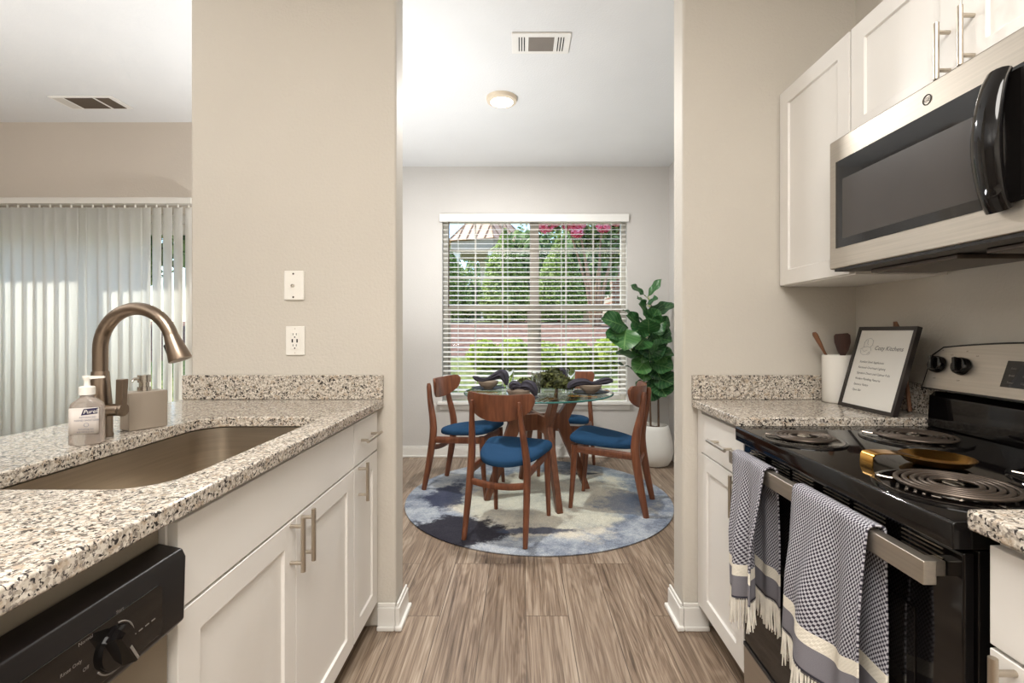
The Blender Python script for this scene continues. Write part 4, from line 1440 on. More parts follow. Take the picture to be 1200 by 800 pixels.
for y0 in (0.80, 1.16):
    mb.box(1.05, 1.25, y0, y0 + 0.29, MZ0 - 0.012, MZ0 - 0.0002)
mb.build('grease_filter', M['coil'], t, bevel=0.003)
mb = MB().box(MX + 0.004, MX + 0.06, S0 + 0.02, S1 - 0.02, MZ0 - 0.004, MZ0 + 0.0035)
mb.build('lower_vent', M['blackpl'], t, smooth=0)

# --- wall cabinets
UX = 1.03
c = carcass('wall_cabinet', 'tall white shaker wall cabinet between the end wall and the microwave', -1, UX + 0.0185, KX - 0.002, 1.513, 1.926, 1.363, 2.13, kick=False)
shaker('door', M['cab'], c, -1, UX, 1.515, 1.922, 1.366, 2.127)
c = carcass('wall_cabinet', 'short white two-door wall cabinet right above the microwave', -1, UX + 0.0185, KX - 0.002, 0.746, 1.509, 1.776, 2.13, kick=False)
d = shaker('door', M['cab'], c, -1, UX, 1.130, 1.507, 1.779, 2.127)
pull(d, -1, UX, 1.160, 1.858, 0.135, 'z')
d = shaker('door', M['cab'], c, -1, UX, 0.749, 1.127, 1.779, 2.127)
pull(d, -1, UX, 1.097, 1.858, 0.135, 'z')
c = carcass('wall_cabinet', 'white wall cabinet on the near side of the microwave', -1, UX + 0.0185, KX - 0.002, -0.1, 0.742, 1.363, 2.13, kick=False)
shaker('door', M['cab'], c, -1, UX, 0.325, 0.739, 1.366, 2.127)
shaker('door', M['cab'], c, -1, UX, -0.097, 0.322, 1.366, 2.127)

# --- crock, utensils, sign
cx, cy = 1.215, 1.846
t = thing('utensil_crock', 'white ceramic crock in the corner beside the framed sign', 'crock', (cx, cy, CT))
MB().lathe([(0.0, CT + 0.0006), (0.052, CT + 0.0006), (0.056, CT + 0.004), (0.056, CT + 0.178), (0.0545, CT + 0.181), (0.052, CT + 0.178), (0.051, CT + 0.012), (0.0, CT + 0.010)], (cx, cy), 40).build('crock_body', M['ceramic'], t, smooth=50)
mb = MB()
a, b = Vector((cx + 0.040, cy + 0.004, CT + 0.016)), Vector((cx - 0.092, cy + 0.004, CT + 0.266))
mb.tube([a, a.lerp(b, 0.35), a.lerp(b, 0.72), a.lerp(b, 0.85), a.lerp(b, 0.97), b], [0.006, 0.006, 0.007, 0.011, 0.013, 0.009], 12, sx=1.0, sy=0.6, up=(0, 1, 0))
solo(mb, 'wooden_spoon', M['spoonwood'], 'slim wooden spoon handle leaning out of the white crock', 'wooden spoon', group='utensils in the crock', smooth=60)
mb = MB()
a = Vector((cx + 0.018, cy - 0.004, CT + 0.014))
b = Vector((cx + 0.026, cy + 0.016, CT + 0.18))
mb.tube([a, b], 0.0065, 10)
uu = Vector((0.93, -0.36, 0.0)).normalized()
outl = [(-0.008, 0), (-0.018, 0.02), (-0.026, 0.05), (-0.027, 0.074), (-0.022, 0.082), (0.018, 0.086), (0.026, 0.078), (0.027, 0.05), (0.019, 0.02), (0.008, 0)]
nn_ = uu.cross(Vector((0, 0, 1)))
vv = [b + Vector((0, 0, -0.002)) + uu * x + Vector((0.04, 0.1, 1)) * z + nn_ * s * 0.004 for s in (-1, 1) for x, z in outl]
k = len(outl)
mb.add(vv, [tuple(range(k)), tuple(range(k, 2 * k))[::-1]] + [(i, (i + 1) % k, k + (i + 1) % k, k + i) for i in range(k)])
solo(mb, 'wooden_spatula', M['spoondark'], 'dark wooden spatula standing in the white crock', 'spatula', group='utensils in the crock')

t = thing('framed_sign', 'black framed kitchen sign leaning on the short counter beside the crock', 'framed sign', (1.18, 1.648, CT))
O = Vector((1.167, 1.780, CT + 0.001))
rt, upv = Vector((0, -1, 0)), Vector((0.27, 0, 0.963)).normalized()
nv = rt.cross(upv)          # away from the wall
FW, FH, FB, FT = 0.264, 0.297, 0.0125, 0.016


def FP(u, w, dd):
    return O + rt * u + upv * w + nv * dd


mb = MB()
A = [(0, 0), (FW, 0), (FW, FH), (0, FH)]
Bq = [(FB, FB), (FW - FB, FB), (FW - FB, FH - FB), (FB, FH - FB)]
vs = [FP(*p, 0) for p in A] + [FP(*p, 0) for p in Bq] + [FP(*p, -FT) for p in A] + [FP(*p, -0.005) for p in Bq]
fs = []
for i in range(4):
    j = (i + 1) % 4
    fs += [(i, j, 4 + j, 4 + i), (8 + i, 8 + j, j, i), (4 + i, 4 + j, 12 + j, 12 + i)]
fs.append((8, 9, 10, 11))
mb.add(vs, fs).build('frame', M['frame'], t, smooth=0)
MB().add([FP(*p, -0.0052) for p in Bq] + [FP(*p, -0.0075) for p in Bq], [(0, 1, 2, 3), (7, 6, 5, 4), (0, 1, 5, 4), (1, 2, 6, 5), (2, 3, 7, 6), (3, 0, 4, 7)]).build('printed_sheet', M['paper'], t, smooth=0)
sheet = t.children[-1]
mb = MB()
mb.text('Cozy Kitchens', 0.0215, FP(0.100, 0.214, -0.0050), rt, upv, 0.18)
mb.build('title_lettering', M['ink'], sheet, smooth=0, recalc=False)
mb = MB()
for i, s_ in enumerate(('Stainless Steel Appliances', 'Recessed Overhead Lighting', 'Signature Doors and Cabinet Pulls', 'Modern Plumbing Fixtures', 'Spacious Pantry', 'Open Bar')):
    mb.text(s_, 0.0112, FP(0.046, 0.166 - 0.0205 * i, -0.0050), rt, upv, 0.12)
mb.build('list_lettering', M['ink'], sheet, smooth=0, recalc=False)
mb = MB()


def stroke(pts):
    mb.tube([FP(x, z, -0.0048) for x, z in pts], 0.0005, 4)


stroke([(0.046, 0.222), (0.044, 0.240), (0.052, 0.252), (0.070, 0.256), (0.084, 0.248), (0.086, 0.232), (0.078, 0.224)])
stroke([(0.058, 0.250), (0.060, 0.236), (0.066, 0.232)])
stroke([(0.030, 0.214), (0.046, 0.222), (0.064, 0.226), (0.082, 0.220), (0.086, 0.210)])
stroke([(0.034, 0.212), (0.038, 0.200), (0.052, 0.194), (0.068, 0.196), (0.078, 0.206)])
stroke([(0.040, 0.216), (0.052, 0.206), (0.066, 0.212)])
stroke([(0.074, 0.194), (0.082, 0.200), (0.080, 0.208)])
mb.build('sketch', M['inkfaint'], sheet, smooth=0, recalc=False)
t = thing('display_easel', 'wooden easel propping up the framed sign from behind', 'easel', (1.26, 1.655, CT))
mb = MB()
p1, p2 = Vector((1.296, 1.655, CT + 0.002)), Vector((1.276, 1.655, 1.214))
mb.tube([Vector((1.308, 1.655, CT + 0.1)), Vector((1.290, 1.655, 1.19)), Vector((1.283, 1.655, 1.218))], [0.007, 0.012, 0.006], 8, sx=0.7, sy=1.3, up=(1, 0, 0))
mb.build('upright', M['spoonwood'], t, smooth=40)
for s in (-1, 1):
    MB().tube([(1.300, 1.655 + s * 0.012, 1.12), (1.286, 1.655 + s * 0.06, CT + 0.006)], 0.006, 8).build('leg', M['spoonwood'], t)

# --- towels over the oven handle


def towel(label, y0, y1, zf, zb, k, ph, flare, amp):
    t = thing('dish_towel', label, 'towel', (0.652, (y0 + y1) / 2, 0.4), group='towels on the oven handle')
    top = 0.8185
    path = []
    for i in range(29):
        path.append((0, zf + (top - zf) * i / 28))
    for i in range(1, 8):
        path.append((1, i / 8))
    for i in range(25):
        path.append((2, top - (top - zb) * i / 24))
    L = [0.0]

    def xz(i, v):
        kd, q = path[i]
        if kd == 1:
            a = PI - PI * q
            return 0.653 + 0.0165 * math.cos(a), top + 0.009 * math.sin(a)
        if kd == 0:
            d = (top - q) / (top - zf)
            fold = 0.5 + 0.5 * math.sin(2 * PI * k * v + ph + 0.8 * d)
            fold += 0.28 * math.sin(2 * PI * (2.3 * k) * v + 2 * ph)
            return 0.6365 - amp * fold * min(1, d * 1.6 + 0.06) - 0.006 * d, q
        d = (top - q) / (top - zb)
        return 0.6695 + 0.008 * (0.5 + 0.5 * math.sin(2 * PI * (k + 0.6) * v + 1.3 * ph)) * min(1, 2 * d), q
    for i in range(1, len(path)):
        a, b = xz(i - 1, 0.5), xz(i, 0.5)
        L.append(L[-1] + math.hypot(a[0] - b[0], a[1] - b[1]))
    nv_ = len(path) - 1

    def P(u, v):
        i = round(v * nv_)
        x, z = xz(i, u)
        kd, q = path[i]
        d = max(0.0, (top - z) / 0.4)
        if kd == 0:
            yy = y0 + (y1 - y0) * u + flare[0] * d * (1 - u) + flare[1] * d * u
            z2 = z + 0.022 * d * math.sin(2.2 * u * PI + ph) * (d > 0)
        else:
            yy = y0 + (y1 - y0) * u + flare[2] * d * (1 - u) + flare[3] * d * u
            z2 = z + 0.008 * d * math.sin(3 * u * PI)
        return (x, yy, z2)

    def UV(u, v):
        i = round(v * nv_)
        return ((y1 - y0) * u * 1.25, min(L[i], L[-1] - L[i]))
    MB().grid(P, 48, nv_, UV).build('cloth', M['towel'], t, smooth=180, solid=0.004, recalc=False)
    for side in (0, 1):
        mb = MB()
        N = 62
        for q in range(N):
            u = (q + 0.5) / N
            p = Vector(P(u, float(side)))
            ln = 0.075 * random.uniform(0.8, 1.12)
            j = Vector((random.uniform(-0.004, 0.004) * (1 - side), random.uniform(-0.008, 0.008), 0))
            mb.tube([p + Vector((0, 0, 0.004)), p + j * 0.6 + Vector((0, 0, -ln * 0.5)), p + j * 1.5 + Vector((0, 0, -ln))], [0.0024, 0.0022, 0.0012], 5)
        mb.build('fringe', M['fringe'], t, smooth=60)


towel('narrower blue-grey fringed towel at the far end of the oven handle', 1.262, 1.452, 0.452, 0.455, 1.6, 0.6, (-0.01, -0.012, 0.0, -0.02), 0.030)
towel('wider blue-grey fringed towel hanging nearer on the oven handle', 0.886, 1.130, 0.470, 0.46, 1.25, 2.4, (0.01, 0.045, 0.0, 0.0), 0.032)

# ---------------------------------------------------------------- blinds
m_v, ntv, pv = base_mat('vane_vinyl')
pv.inputs['Base Color'].default_value = lin((238, 239, 240))
pv.inputs['Roughness'].default_value = 0.5
tv = nd(ntv, 'ShaderNodeBsdfTranslucent', {0: lin((252, 250, 244))})
mxv = nd(ntv, 'ShaderNodeMixShader', {0: 0.68, 1: pv.outputs[0], 2: tv.outputs[0]})
ntv.links.new(mxv.outputs[0], ntv.nodes['Material Output'].inputs[0])
M['vane'] = m_v

t = thing('vertical_blind', 'white vertical vane blind across the sliding glass door', 'blind', (-3.35, 3.50, 0.03))
MB().box(-4.35, -2.385, 3.475, 3.535, 2.105, 2.150).build('headrail', M['winframe'], t, bevel=0.004)
MB().box(-4.36, -2.375, 3.536, 3.588, 2.120, 2.145).build('bracket', M['trim'], t, smooth=0)
x = -2.418
i = 0
while x > -4.30:
    ang = math.radians(-26 if i < 1 else (-17 if i < 5 else (11 + 5 * math.sin(i * 2.1))))
    if i == 10:
        ang = math.radians(-15)
    mb = MB()
    mb.T = Matrix.Translation((x, 3.505, 0)) @ Matrix.Rotation(ang, 4, 'Z')
    mb.grid(lambda u, v: (0.0445 * (2 * u - 1), 0.006 * (1 - (2 * u - 1) ** 2), 0.04 + 2.045 * v), 6, 1)
    vn = mb.build('vane', M['vane'], t, smooth=180, recalc=False, solid=0.0012)
    mb = MB().box(x - 0.004, x + 0.004, 3.501, 3.509, 2.084, 2.1045)
    mb.build('carrier', M['white'], vn, smooth=0)
    x -= 0.0775
    i += 1

t = thing('window_blind', 'white horizontal slat blind in the dining room window', 'blind', (XC, DY + 0.03, WZ0))
BY = DY + 0.028
MB().box(W0 - 0.022, W1 + 0.012, DY - 0.030, DY - 0.002, 2.215, 2.288).build('valance', M['slat'], t, bevel=0.006, seg=3)
MB().box(W0 + 0.005, W1 - 0.005, DY + 0.002, DY + 0.05, 2.225, 2.272).build('headrail', M['slat'], t, smooth=0)
mb = MB()
PIT = 0.0445
NS = 36
ZT = 2.195


def sag(x, z):
    q = max(0.0, 1 - (z - 0.6) / 1.6)
    return -0.010 * q * math.sin(PI * (x - W0) / (W1 - W0)) - 0.006 * q * max(0, (XC + 0.2 - x))


for k in range(NS):
    z = ZT - PIT * k
    ti = math.radians(13)

    def fn(u, v, z=z, s=1):
        xx = W0 + 0.008 + (W1 - W0 - 0.016) * u
        w = 2 * v - 1
        return (xx, BY + 0.0235 * w * math.cos(ti), z + 0.0235 * w * math.sin(ti) + 0.0022 * (1 - w * w) + sag(xx, z))
    for dz in (0.0011, -0.0011):
        mb.grid(lambda u, v: (fn(u, v)[0], fn(u, v)[1], fn(u, v)[2] + dz), 16, 4)
    b = len(mb.v)
    pts = []
    e = [[(fn(u / 16, v)[0], fn(u / 16, v)[1], fn(u / 16, v)[2] + dz) for u in range(17)] for v in (0, 1) for dz in (0.0011, -0.0011)]
    for a_, b_ in ((0, 1), (2, 3)):
        mb.add(e[a_] + e[b_], [(q, q + 1, 17 + q + 1, 17 + q) for q in range(16)])
mb.build('slats', M['slat'], t, smooth=30, recalc=False)
zb_ = ZT - PIT * NS + 0.006
mb = MB()
mb.grid(lambda u, v: (W0 + 0.008 + (W1 - W0 - 0.016) * u, BY - 0.025 + 0.05 * (v if v < 0.5 else v), zb_ + sag(W0 + (W1 - W0) * u, 0.6)), 16, 2)
mb.build('bottom_rail', M['slat'], t, solid=0.018, smooth=0)
for xc_ in (W0 + 0.15, W0 + 0.62, W1 - 0.62, W1 - 0.15):
    mb = MB()
    for dy in (-0.026, 0.026):
        mb.tube([(xc_, BY + dy, zb_), (xc_, BY + dy, 2.225)], 0.0012, 5)
    mb.build('ladder_cord', M['slat'], t)
MB().tube([(-0.683, DY - 0.012, 2.214), (-0.684, DY - 0.016, 1.41)], 0.0055, 8).build('tilt_wand', M['kick'], t)

# ---------------------------------------------------------------- ceiling fittings
t = thing('ceiling_light', 'small round ceiling light glowing in the dining room', 'ceiling light', (-0.131, 3.218, H - 0.03))
MB().lathe([(0.075, H - 0.030), (0.098, H - 0.024), (0.103, H - 0.006), (0.103, H - 0.0005), (0.070, H - 0.0005)], (-0.131, 3.218), 40).build('trim_ring', pm('lamp_ring_cream_glow', (222, 208, 186), rough=0.5, var=0.01), t)  # cream puts the lamp's warm glow into the ring colour
MB().lathe([(0.0, H - 0.033), (0.05, H - 0.032), (0.0745, H - 0.028), (0.0745, H - 0.018), (0, H - 0.018)], (-0.131, 3.218), 40).build('diffuser', emit_mat('lamp_diffuser', (1.0, 0.96, 0.88), 12.0), t)

t = thing('ceiling_vent', 'white ceiling vent with a grey centre grille above the dining table', 'vent', (0.10, 2.595, H - 0.012))
MB().box(-0.052, 0.262, 2.505, 2.688, H - 0.010, H - 0.0006).build('plate', M['trim'], t, bevel=0.004)
MB().box(0.038, 0.174, 2.535, 2.660, H - 0.0115, H - 0.0098).build('grille', M['greydark'], t, smooth=0)
mb = MB()
for xs in (-0.012, 0.002, 0.016, 0.196, 0.210, 0.224):
    mb.box(xs - 0.0028, xs + 0.0028, 2.535, 2.660, H - 0.0112, H - 0.0098)
mb.build('side_slots', M['dark'], t, smooth=0)
t = thing('ceiling_vent', 'white ceiling vent with a dark grille in the living room', 'vent', (-2.93, 3.27, H - 0.012))
MB().box(-3.13, -2.70, 3.18, 3.36, H - 0.010, H - 0.0006).build('plate', M['trim'], t, bevel=0.004)
MB().box(-3.03, -2.845, 3.195, 3.345, H - 0.0115, H - 0.0098).build('grille', M['kick'], t, smooth=0)
mb = MB()
mb.box(-2.825, -2.735, 3.195, 3.345, H - 0.0115, H - 0.0098)
mb.build('side_slots', M['kick'], t, smooth=0)
MB().box(-3.11, -3.045, 3.195, 3.345, H - 0.0115, H - 0.0098).build('closed_louvre', M['winframe'], t, smooth=0)

# ---------------------------------------------------------------- rug, table, chairs
RX, RY, RR = 0.12, 3.46, 0.93
mb = MB().lathe([(0.0, 0.001), (RR - 0.004, 0.001), (RR, 0.004), (RR, 0.008), (RR - 0.006, 0.011), (0.0, 0.011)], (RX, RY), 128)
solo(mb, 'round_rug', M['rug'], 'round abstract rug in cream, blue-grey and charcoal under the table', 'rug', smooth=60)
RT = 0.0112

TX, TY = 0.123, 3.48
t = thing('dining_table', 'round glass-topped dining table on a crossed walnut base', 'table', (TX, TY, RT))
TZ = 0.752
mb = MB()
mb.m = 0
mb.lathe([(0.0, TZ - 0.012), (0.528, TZ - 0.012)], (TX, TY), 96)
mb.lathe([(0.528, TZ), (0.0, TZ)], (TX, TY), 96)
mb.m = 1
mb.lathe([(0.528, TZ - 0.012), (0.5345, TZ - 0.010), (0.536, TZ - 0.006), (0.5345, TZ - 0.002), (0.528, TZ)], (TX, TY), 96)
mb.build('glass_top', [M['tableglass'], M['glassedge']], t, smooth=60)
A0 = math.radians(18.5)
for k in range(2):
    a = A0 + k * PI / 2
    mb = MB()
    mb.T = Matrix.Translation((TX, TY, 0)) @ Matrix.Rotation(a, 4, 'Z')
    zc0, zc1 = (0.475, 0.592)
    if k == 0:
        mb.box(-0.155, 0.155, -0.016, 0.016, zc0, zc1)
    else:
        mb.box(-0.155, -0.0165, -0.016, 0.016, zc0, zc1).box(0.0165, 0.155, -0.016, 0.016, zc0, zc1)
    mb.build('cross_board', M['tablewood'], t, bevel=0.003)
for k in range(4):
    a = A0 + k * PI / 2
    mb = MB()
    mb.T = Matrix.Translation((TX, TY, 0)) @ Matrix.Rotation(a, 4, 'Z')
    poly = [(0.365, RT + 0.0005), (0.405, RT + 0.0005), (0.228, 0.535), (0.345, TZ - 0.0125), (0.265, TZ - 0.0125), (0.140, 0.560), (0.140, 0.500)]
    mb.prism(poly, 'y', -0.021, 0.021)
    mb.build('leg', M['tablewood'], t, bevel=0.005)


def smoothpath(P, n):
    """Catmull-Rom through P"""
    P = [Vector(p) for p in P]
    Q = [P[0] * 2 - P[1]] + P + [P[-1] * 2 - P[-2]]
    out = []
    for i in range(1, len(Q) - 2):
        for j in range(n):
            s = j / n
            a, b, c_, d_ = Q[i - 1], Q[i], Q[i + 1], Q[i + 2]
            out.append(0.5 * ((2 * b) + (c_ - a) * s + (2 * a - 5 * b + 4 * c_ - d_) * s * s + (3 * b - a - 3 * c_ + d_) * s ** 3))
    out.append(P[-1])
    return out


def make_chair():
    t = thing('dining_chair', None, 'chair', local=True, group='dining chairs around the table')
    W = M['chairwood']
    # seat: rounded trapezoid, domed
    N = 44
    rim = []
    for k in range(N):
        th = 2 * PI * k / N
        c_, s_ = math.cos(th), math.sin(th)
        e = 2 / (5.0 if s_ > 0 else 2.5)
        xx = math.copysign(abs(c_) ** e, c_)
        yy = math.copysign(abs(s_) ** e, s_)
        wdt = 0.196 + 0.040 * yy
        rim.append((xx * wdt, 0.010 + yy * 0.215 - (0.012 * (1 - xx * xx) if yy < 0 else 0)))
    lev = [(0.92, 0.421), (0.985, 0.427), (1.0, 0.438), (0.992, 0.452), (0.955, 0.462), (0.82, 0.471), (0.55, 0.476), (0.28, 0.478)]
    vs, fs = [], []
    for s_, z in lev:
        vs += [(x * s_, 0.01 + (y - 0.01) * s_, z + 0.020 * (y - 0.01) / 0.2 * (0.4 + 0.6 * s_)) for x, y in rim]
    for j in range(len(lev) - 1):
        fs += [(j * N + k, j * N + (k + 1) % N, (j + 1) * N + (k + 1) % N, (j + 1) * N + k) for k in range(N)]
    fs.append(tuple(range(N))[::-1])
    vs.append((0, 0.01, 0.479))
    fs += [((len(lev) - 1) * N + k, (len(lev) - 1) * N + (k + 1) % N, len(vs) - 1) for k in range(N)]
    tag(MB().add(vs, fs).build('seat', M['seat'], t, smooth=60), 'padded blue fabric seat')
    # backrest: curved board, ends swept forward, lower edge bowed
    nu, nv = 28, 8
    th_ = 0.0095

    def shape(u, v, side):
        w = 2 * u - 1
        hw = 0.205
        top = 0.818 + 0.010 * w * w
        bot = 0.668 + 0.078 * abs(w) ** 2.6
        rnd = max(0.0, (abs(w) - 0.84) / 0.16)
        mid = (top + bot) / 2 + 0.006
        shrink = math.sqrt(max(0.0, 1 - rnd ** 2)) if rnd > 0 else 1.0
        top = mid + (top - mid) * (0.35 + 0.65 * shrink)
        bot = mid + (bot - mid) * (0.35 + 0.65 * shrink)
        z = bot + (top - bot) * v
        yb = -0.252 + 0.075 * w * w - 0.10 * (z - 0.75)
        return (w * hw, yb + side * th_ * (1 if 0 < v < 1 else 0.75), z)
    vs = [shape(i / nu, j / nv, s) for s in (-1, 1) for j in range(nv + 1) for i in range(nu + 1)]
    wv = nu + 1
    b2 = wv * (nv + 1)
    fs = []
    for j in range(nv):
        for i in range(nu):
            q = (j * wv + i, j * wv + i + 1, (j + 1) * wv + i + 1, (j + 1) * wv + i)
            fs += [q, tuple(b2 + x for x in q[::-1])]
    for i in range(nu):
        fs += [(i, b2 + i, b2 + i + 1, i + 1), (nv * wv + i, nv * wv + i + 1, b2 + nv * wv + i + 1, b2 + nv * wv + i)]
    for j in range(nv):
        fs += [(j * wv, (j + 1) * wv, b2 + (j + 1) * wv, b2 + j * wv), (j * wv + nu, b2 + j * wv + nu, b2 + (j + 1) * wv + nu, (j + 1) * wv + nu)]
    tag(MB().add(vs, fs).build('backrest', W, t, smooth=50), 'curved wooden backrest')
    for s in (-1, 1):
        # rear leg runs on up to carry the backrest
        P = smoothpath([(s * 0.182, -0.285, 0.0), (s * 0.176, -0.245, 0.20), (s * 0.170, -0.215, 0.40), (s * 0.160, -0.222, 0.52), (s * 0.148, -0.252, 0.66), (s * 0.140, -0.268, 0.785)], 5)
        n_ = len(P)
        mb = MB().tube(P, [0.0165 + 0.0085 * math.sin(PI * min(1, 1.15 * q / (n_ - 1))) ** 1.0 if q < n_ - 1 else 0.010 for q in range(n_)], 10, sx=1.15, sy=0.82, up=(0, 1, 0))
        mb.build('leg', W, t, smooth=50)
        # front leg
        P = smoothpath([(s * 0.180, 0.208, 0.0), (s * 0.178, 0.192, 0.2), (s * 0.176, 0.180, 0.424)], 4)
        MB().tube(P, [0.0135 + 0.0095 * q / 8 for q in range(9)], 10, sx=1.0, sy=1.0, up=(0, 1, 0)).build('leg', W, t, smooth=50)
        # side rail
        P = [Vector((s * 0.171, -0.215, 0.375)), Vector((s * 0.173, 0.0, 0.385)), Vector((s * 0.175, 0.176, 0.396))]
        MB().tube(P, [0.026, 0.026, 0.026], 8, sx=1.0, sy=0.42, up=(0, 0, 1)).build('side_rail', W, t, smooth=50)
    MB().tube([(-0.170, 0.180, 0.396), (0.170, 0.180, 0.396)], 0.026, 8, sx=1.0, sy=0.42, up=(0, 0, 1)).build('front_rail', W, t, smooth=50)
    P = smoothpath([(-0.172, -0.228, 0.318), (-0.06, -0.222, 0.300), (0.06, -0.222, 0.300), (0.172, -0.228, 0.318)], 5)
    MB().tube(P, 0.020, 8, sx=1.0, sy=0.5, up=(0, 0, 1)).build('rear_rail', W, t, smooth=50)
    mb = MB()
    for s in (-1, 1):
        for z in (0.360, 0.335):
            mb.lathe([(0.0, 0.0), (0.004, 0.0), (0.004, 0.0005)], n=8) if False else mb.tube([(s * 0.1705, -0.236, z), (s * 0.1705, -0.2405, z)], 0.0045, 8)
    mb.build('bolt_heads', M['dark'], t)
    return t


def place(o, x, y, fx, fy_, label):
    """stand a chair at x, y facing along fx, fy"""
    o.location = (x, y, RT)
    o.rotation_euler = (0, 0, math.atan2(-fx, fy_))
    o['label'] = label


ch = make_chair()
place(ch, -0.062, 2.935, 0.315, 0.949, 'walnut dining chair with blue seat, nearest the kitchen, seen from behind')
for x, y, fx_, fy_, lb in ((-0.395, 3.655, 0.948, -0.319, 'walnut dining chair with blue seat at the window blind end, facing the fiddle leaf plant'),
                           (0.585, 3.305, -0.934, 0.357, 'walnut dining chair with blue seat standing in front of the potted plant'),
                           (0.375, 4.04, -0.325, -0.946, 'walnut dining chair behind the glass table under the window')):
    place(copy_tree(ch), x, y, fx_, fy_, lb)

# ---------------------------------------------------------------- table setting
TZ0 = TZ + 0.0006


def local(o_, M4):
    return o_


SET = [('front', -0.018, 3.068, 0.325, 0.946), ('side', -0.248, 3.605, 0.948, -0.319), ('plant', 0.480, 3.344, -0.934, 0.357), ('window', 0.251, 3.855, -0.325, -0.946)]
NAME = {'front': 'nearest the kitchen', 'side': 'at the window blind end', 'plant': 'on the potted plant side', 'window': 'under the window behind the greenery'}
plate0 = bowl0 = fork0 = knife0 = None
for key, x, y, fx_, fy_ in SET:
    rz = math.atan2(-fx_, fy_)
    if plate0 is None:
        plate0 = solo(MB().lathe([(0.0, TZ0), (0.075, TZ0), (0.108, TZ0 + 0.007), (0.126, TZ0 + 0.011), (0.127, TZ0 + 0.013), (0.108, TZ0 + 0.0105), (0.075, TZ0 + 0.004), (0.0, TZ0 + 0.0035)], (x, y), 48),
                      'dinner_plate', M['plate'], '-', 'plate', 'charcoal plates on the glass table', smooth=60)
        bowl0 = solo(MB().lathe([(0.0, TZ0 + 0.0045), (0.034, TZ0 + 0.0045), (0.036, TZ0 + 0.010), (0.058, TZ0 + 0.024), (0.074, TZ0 + 0.046), (0.078, TZ0 + 0.060), (0.0755, TZ0 + 0.0605), (0.071, TZ0 + 0.046), (0.055, TZ0 + 0.027), (0.0, TZ0 + 0.013)], (x, y), 40),
                     'bowl', M['bowl'], '-', 'bowl', 'stoneware bowls on the plates', smooth=60)
        pl, bo = plate0, bowl0
    else:
        pl, bo = copy_tree(plate0), copy_tree(bowl0)
        pl.location = (x, y, plate0.location.z)
        bo.location = (x, y, bowl0.location.z)
    pl['label'] = 'charcoal dinner plate under the bowl ' + NAME[key]
    bo['label'] = 'taupe stoneware bowl with a dark napkin, ' + NAME[key]

NAP = {   # points along the cloth and its half-thickness there
    'front': [(-0.045, 0.03, 0.060, .016), (-0.035, 0.030, 0.082, .026), (-0.012, 0.025, 0.086, .024), (0.015, 0.015, 0.080, .016), (0.045, 0.005, 0.088, .030), (0.078, -0.008, 0.082, .028), (0.100, -0.02, 0.052, .020), (0.106, -0.024, 0.024, .009)],
    'side': [(-0.112, -0.02, 0.094, .007), (-0.088, -0.01, 0.082, .017), (-0.050, 0.0, 0.070, .016), (-0.01, 0.0, 0.074, .013), (0.040, 0.0, 0.090, .024), (0.085, 0.0, 0.110, .032), (0.115, -0.01, 0.106, .034), (0.130, -0.025, 0.070, .022), (0.138, -0.04, 0.036, .008)],
    'plant': [(-0.160, -0.03, 0.040, .008), (-0.138, -0.02, 0.064, .020), (-0.095, -0.01, 0.080, .023), (-0.04, 0.0, 0.082, .022), (0.01, 0.0, 0.072, .012), (0.06, 0.0, 0.080, .017), (0.11, 0.0, 0.090, .022), (0.155, 0.0, 0.088, .010)],
    'window': [(-0.09, 0.0, 0.080, .012), (-0.045, 0.0, 0.092, .024), (0.0, 0.0, 0.084, .014), (0.04, 0.0, 0.102, .026), (0.08, 0.0, 0.112, .026), (0.105, -0.02, 0.080, .010)],
}
for key, x, y, fx_, fy_ in SET:
    pts4 = NAP[key]
    P = smoothpath([(x + a, y + b, TZ0 + c_) for a, b, c_, r_ in pts4], 7)
    R4 = [q.x for q in smoothpath([(r_, 0, 0) for a, b, c_, r_ in pts4], 7)]
    mb = MB()
    mb.tube(P, [max(0.004, r_) for r_ in R4], 20, sx=0.95, sy=1.3)
    cen = [p for p in P for _ in range(20)]
    for i_, (p, c_) in enumerate(zip(list(mb.v), cen)):
        k = i_ % 20
        f = 1 + 0.20 * math.sin(k * 2.2 + 0.004 * i_)
        mb.v[i_] = tuple(c_ + (Vector(p) - c_) * f)
    solo(mb, 'napkin', M['napkin'], 'charcoal linen napkin knotted over the bowl ' + NAME[key], 'napkin', 'napkins in the bowls', smooth=80)


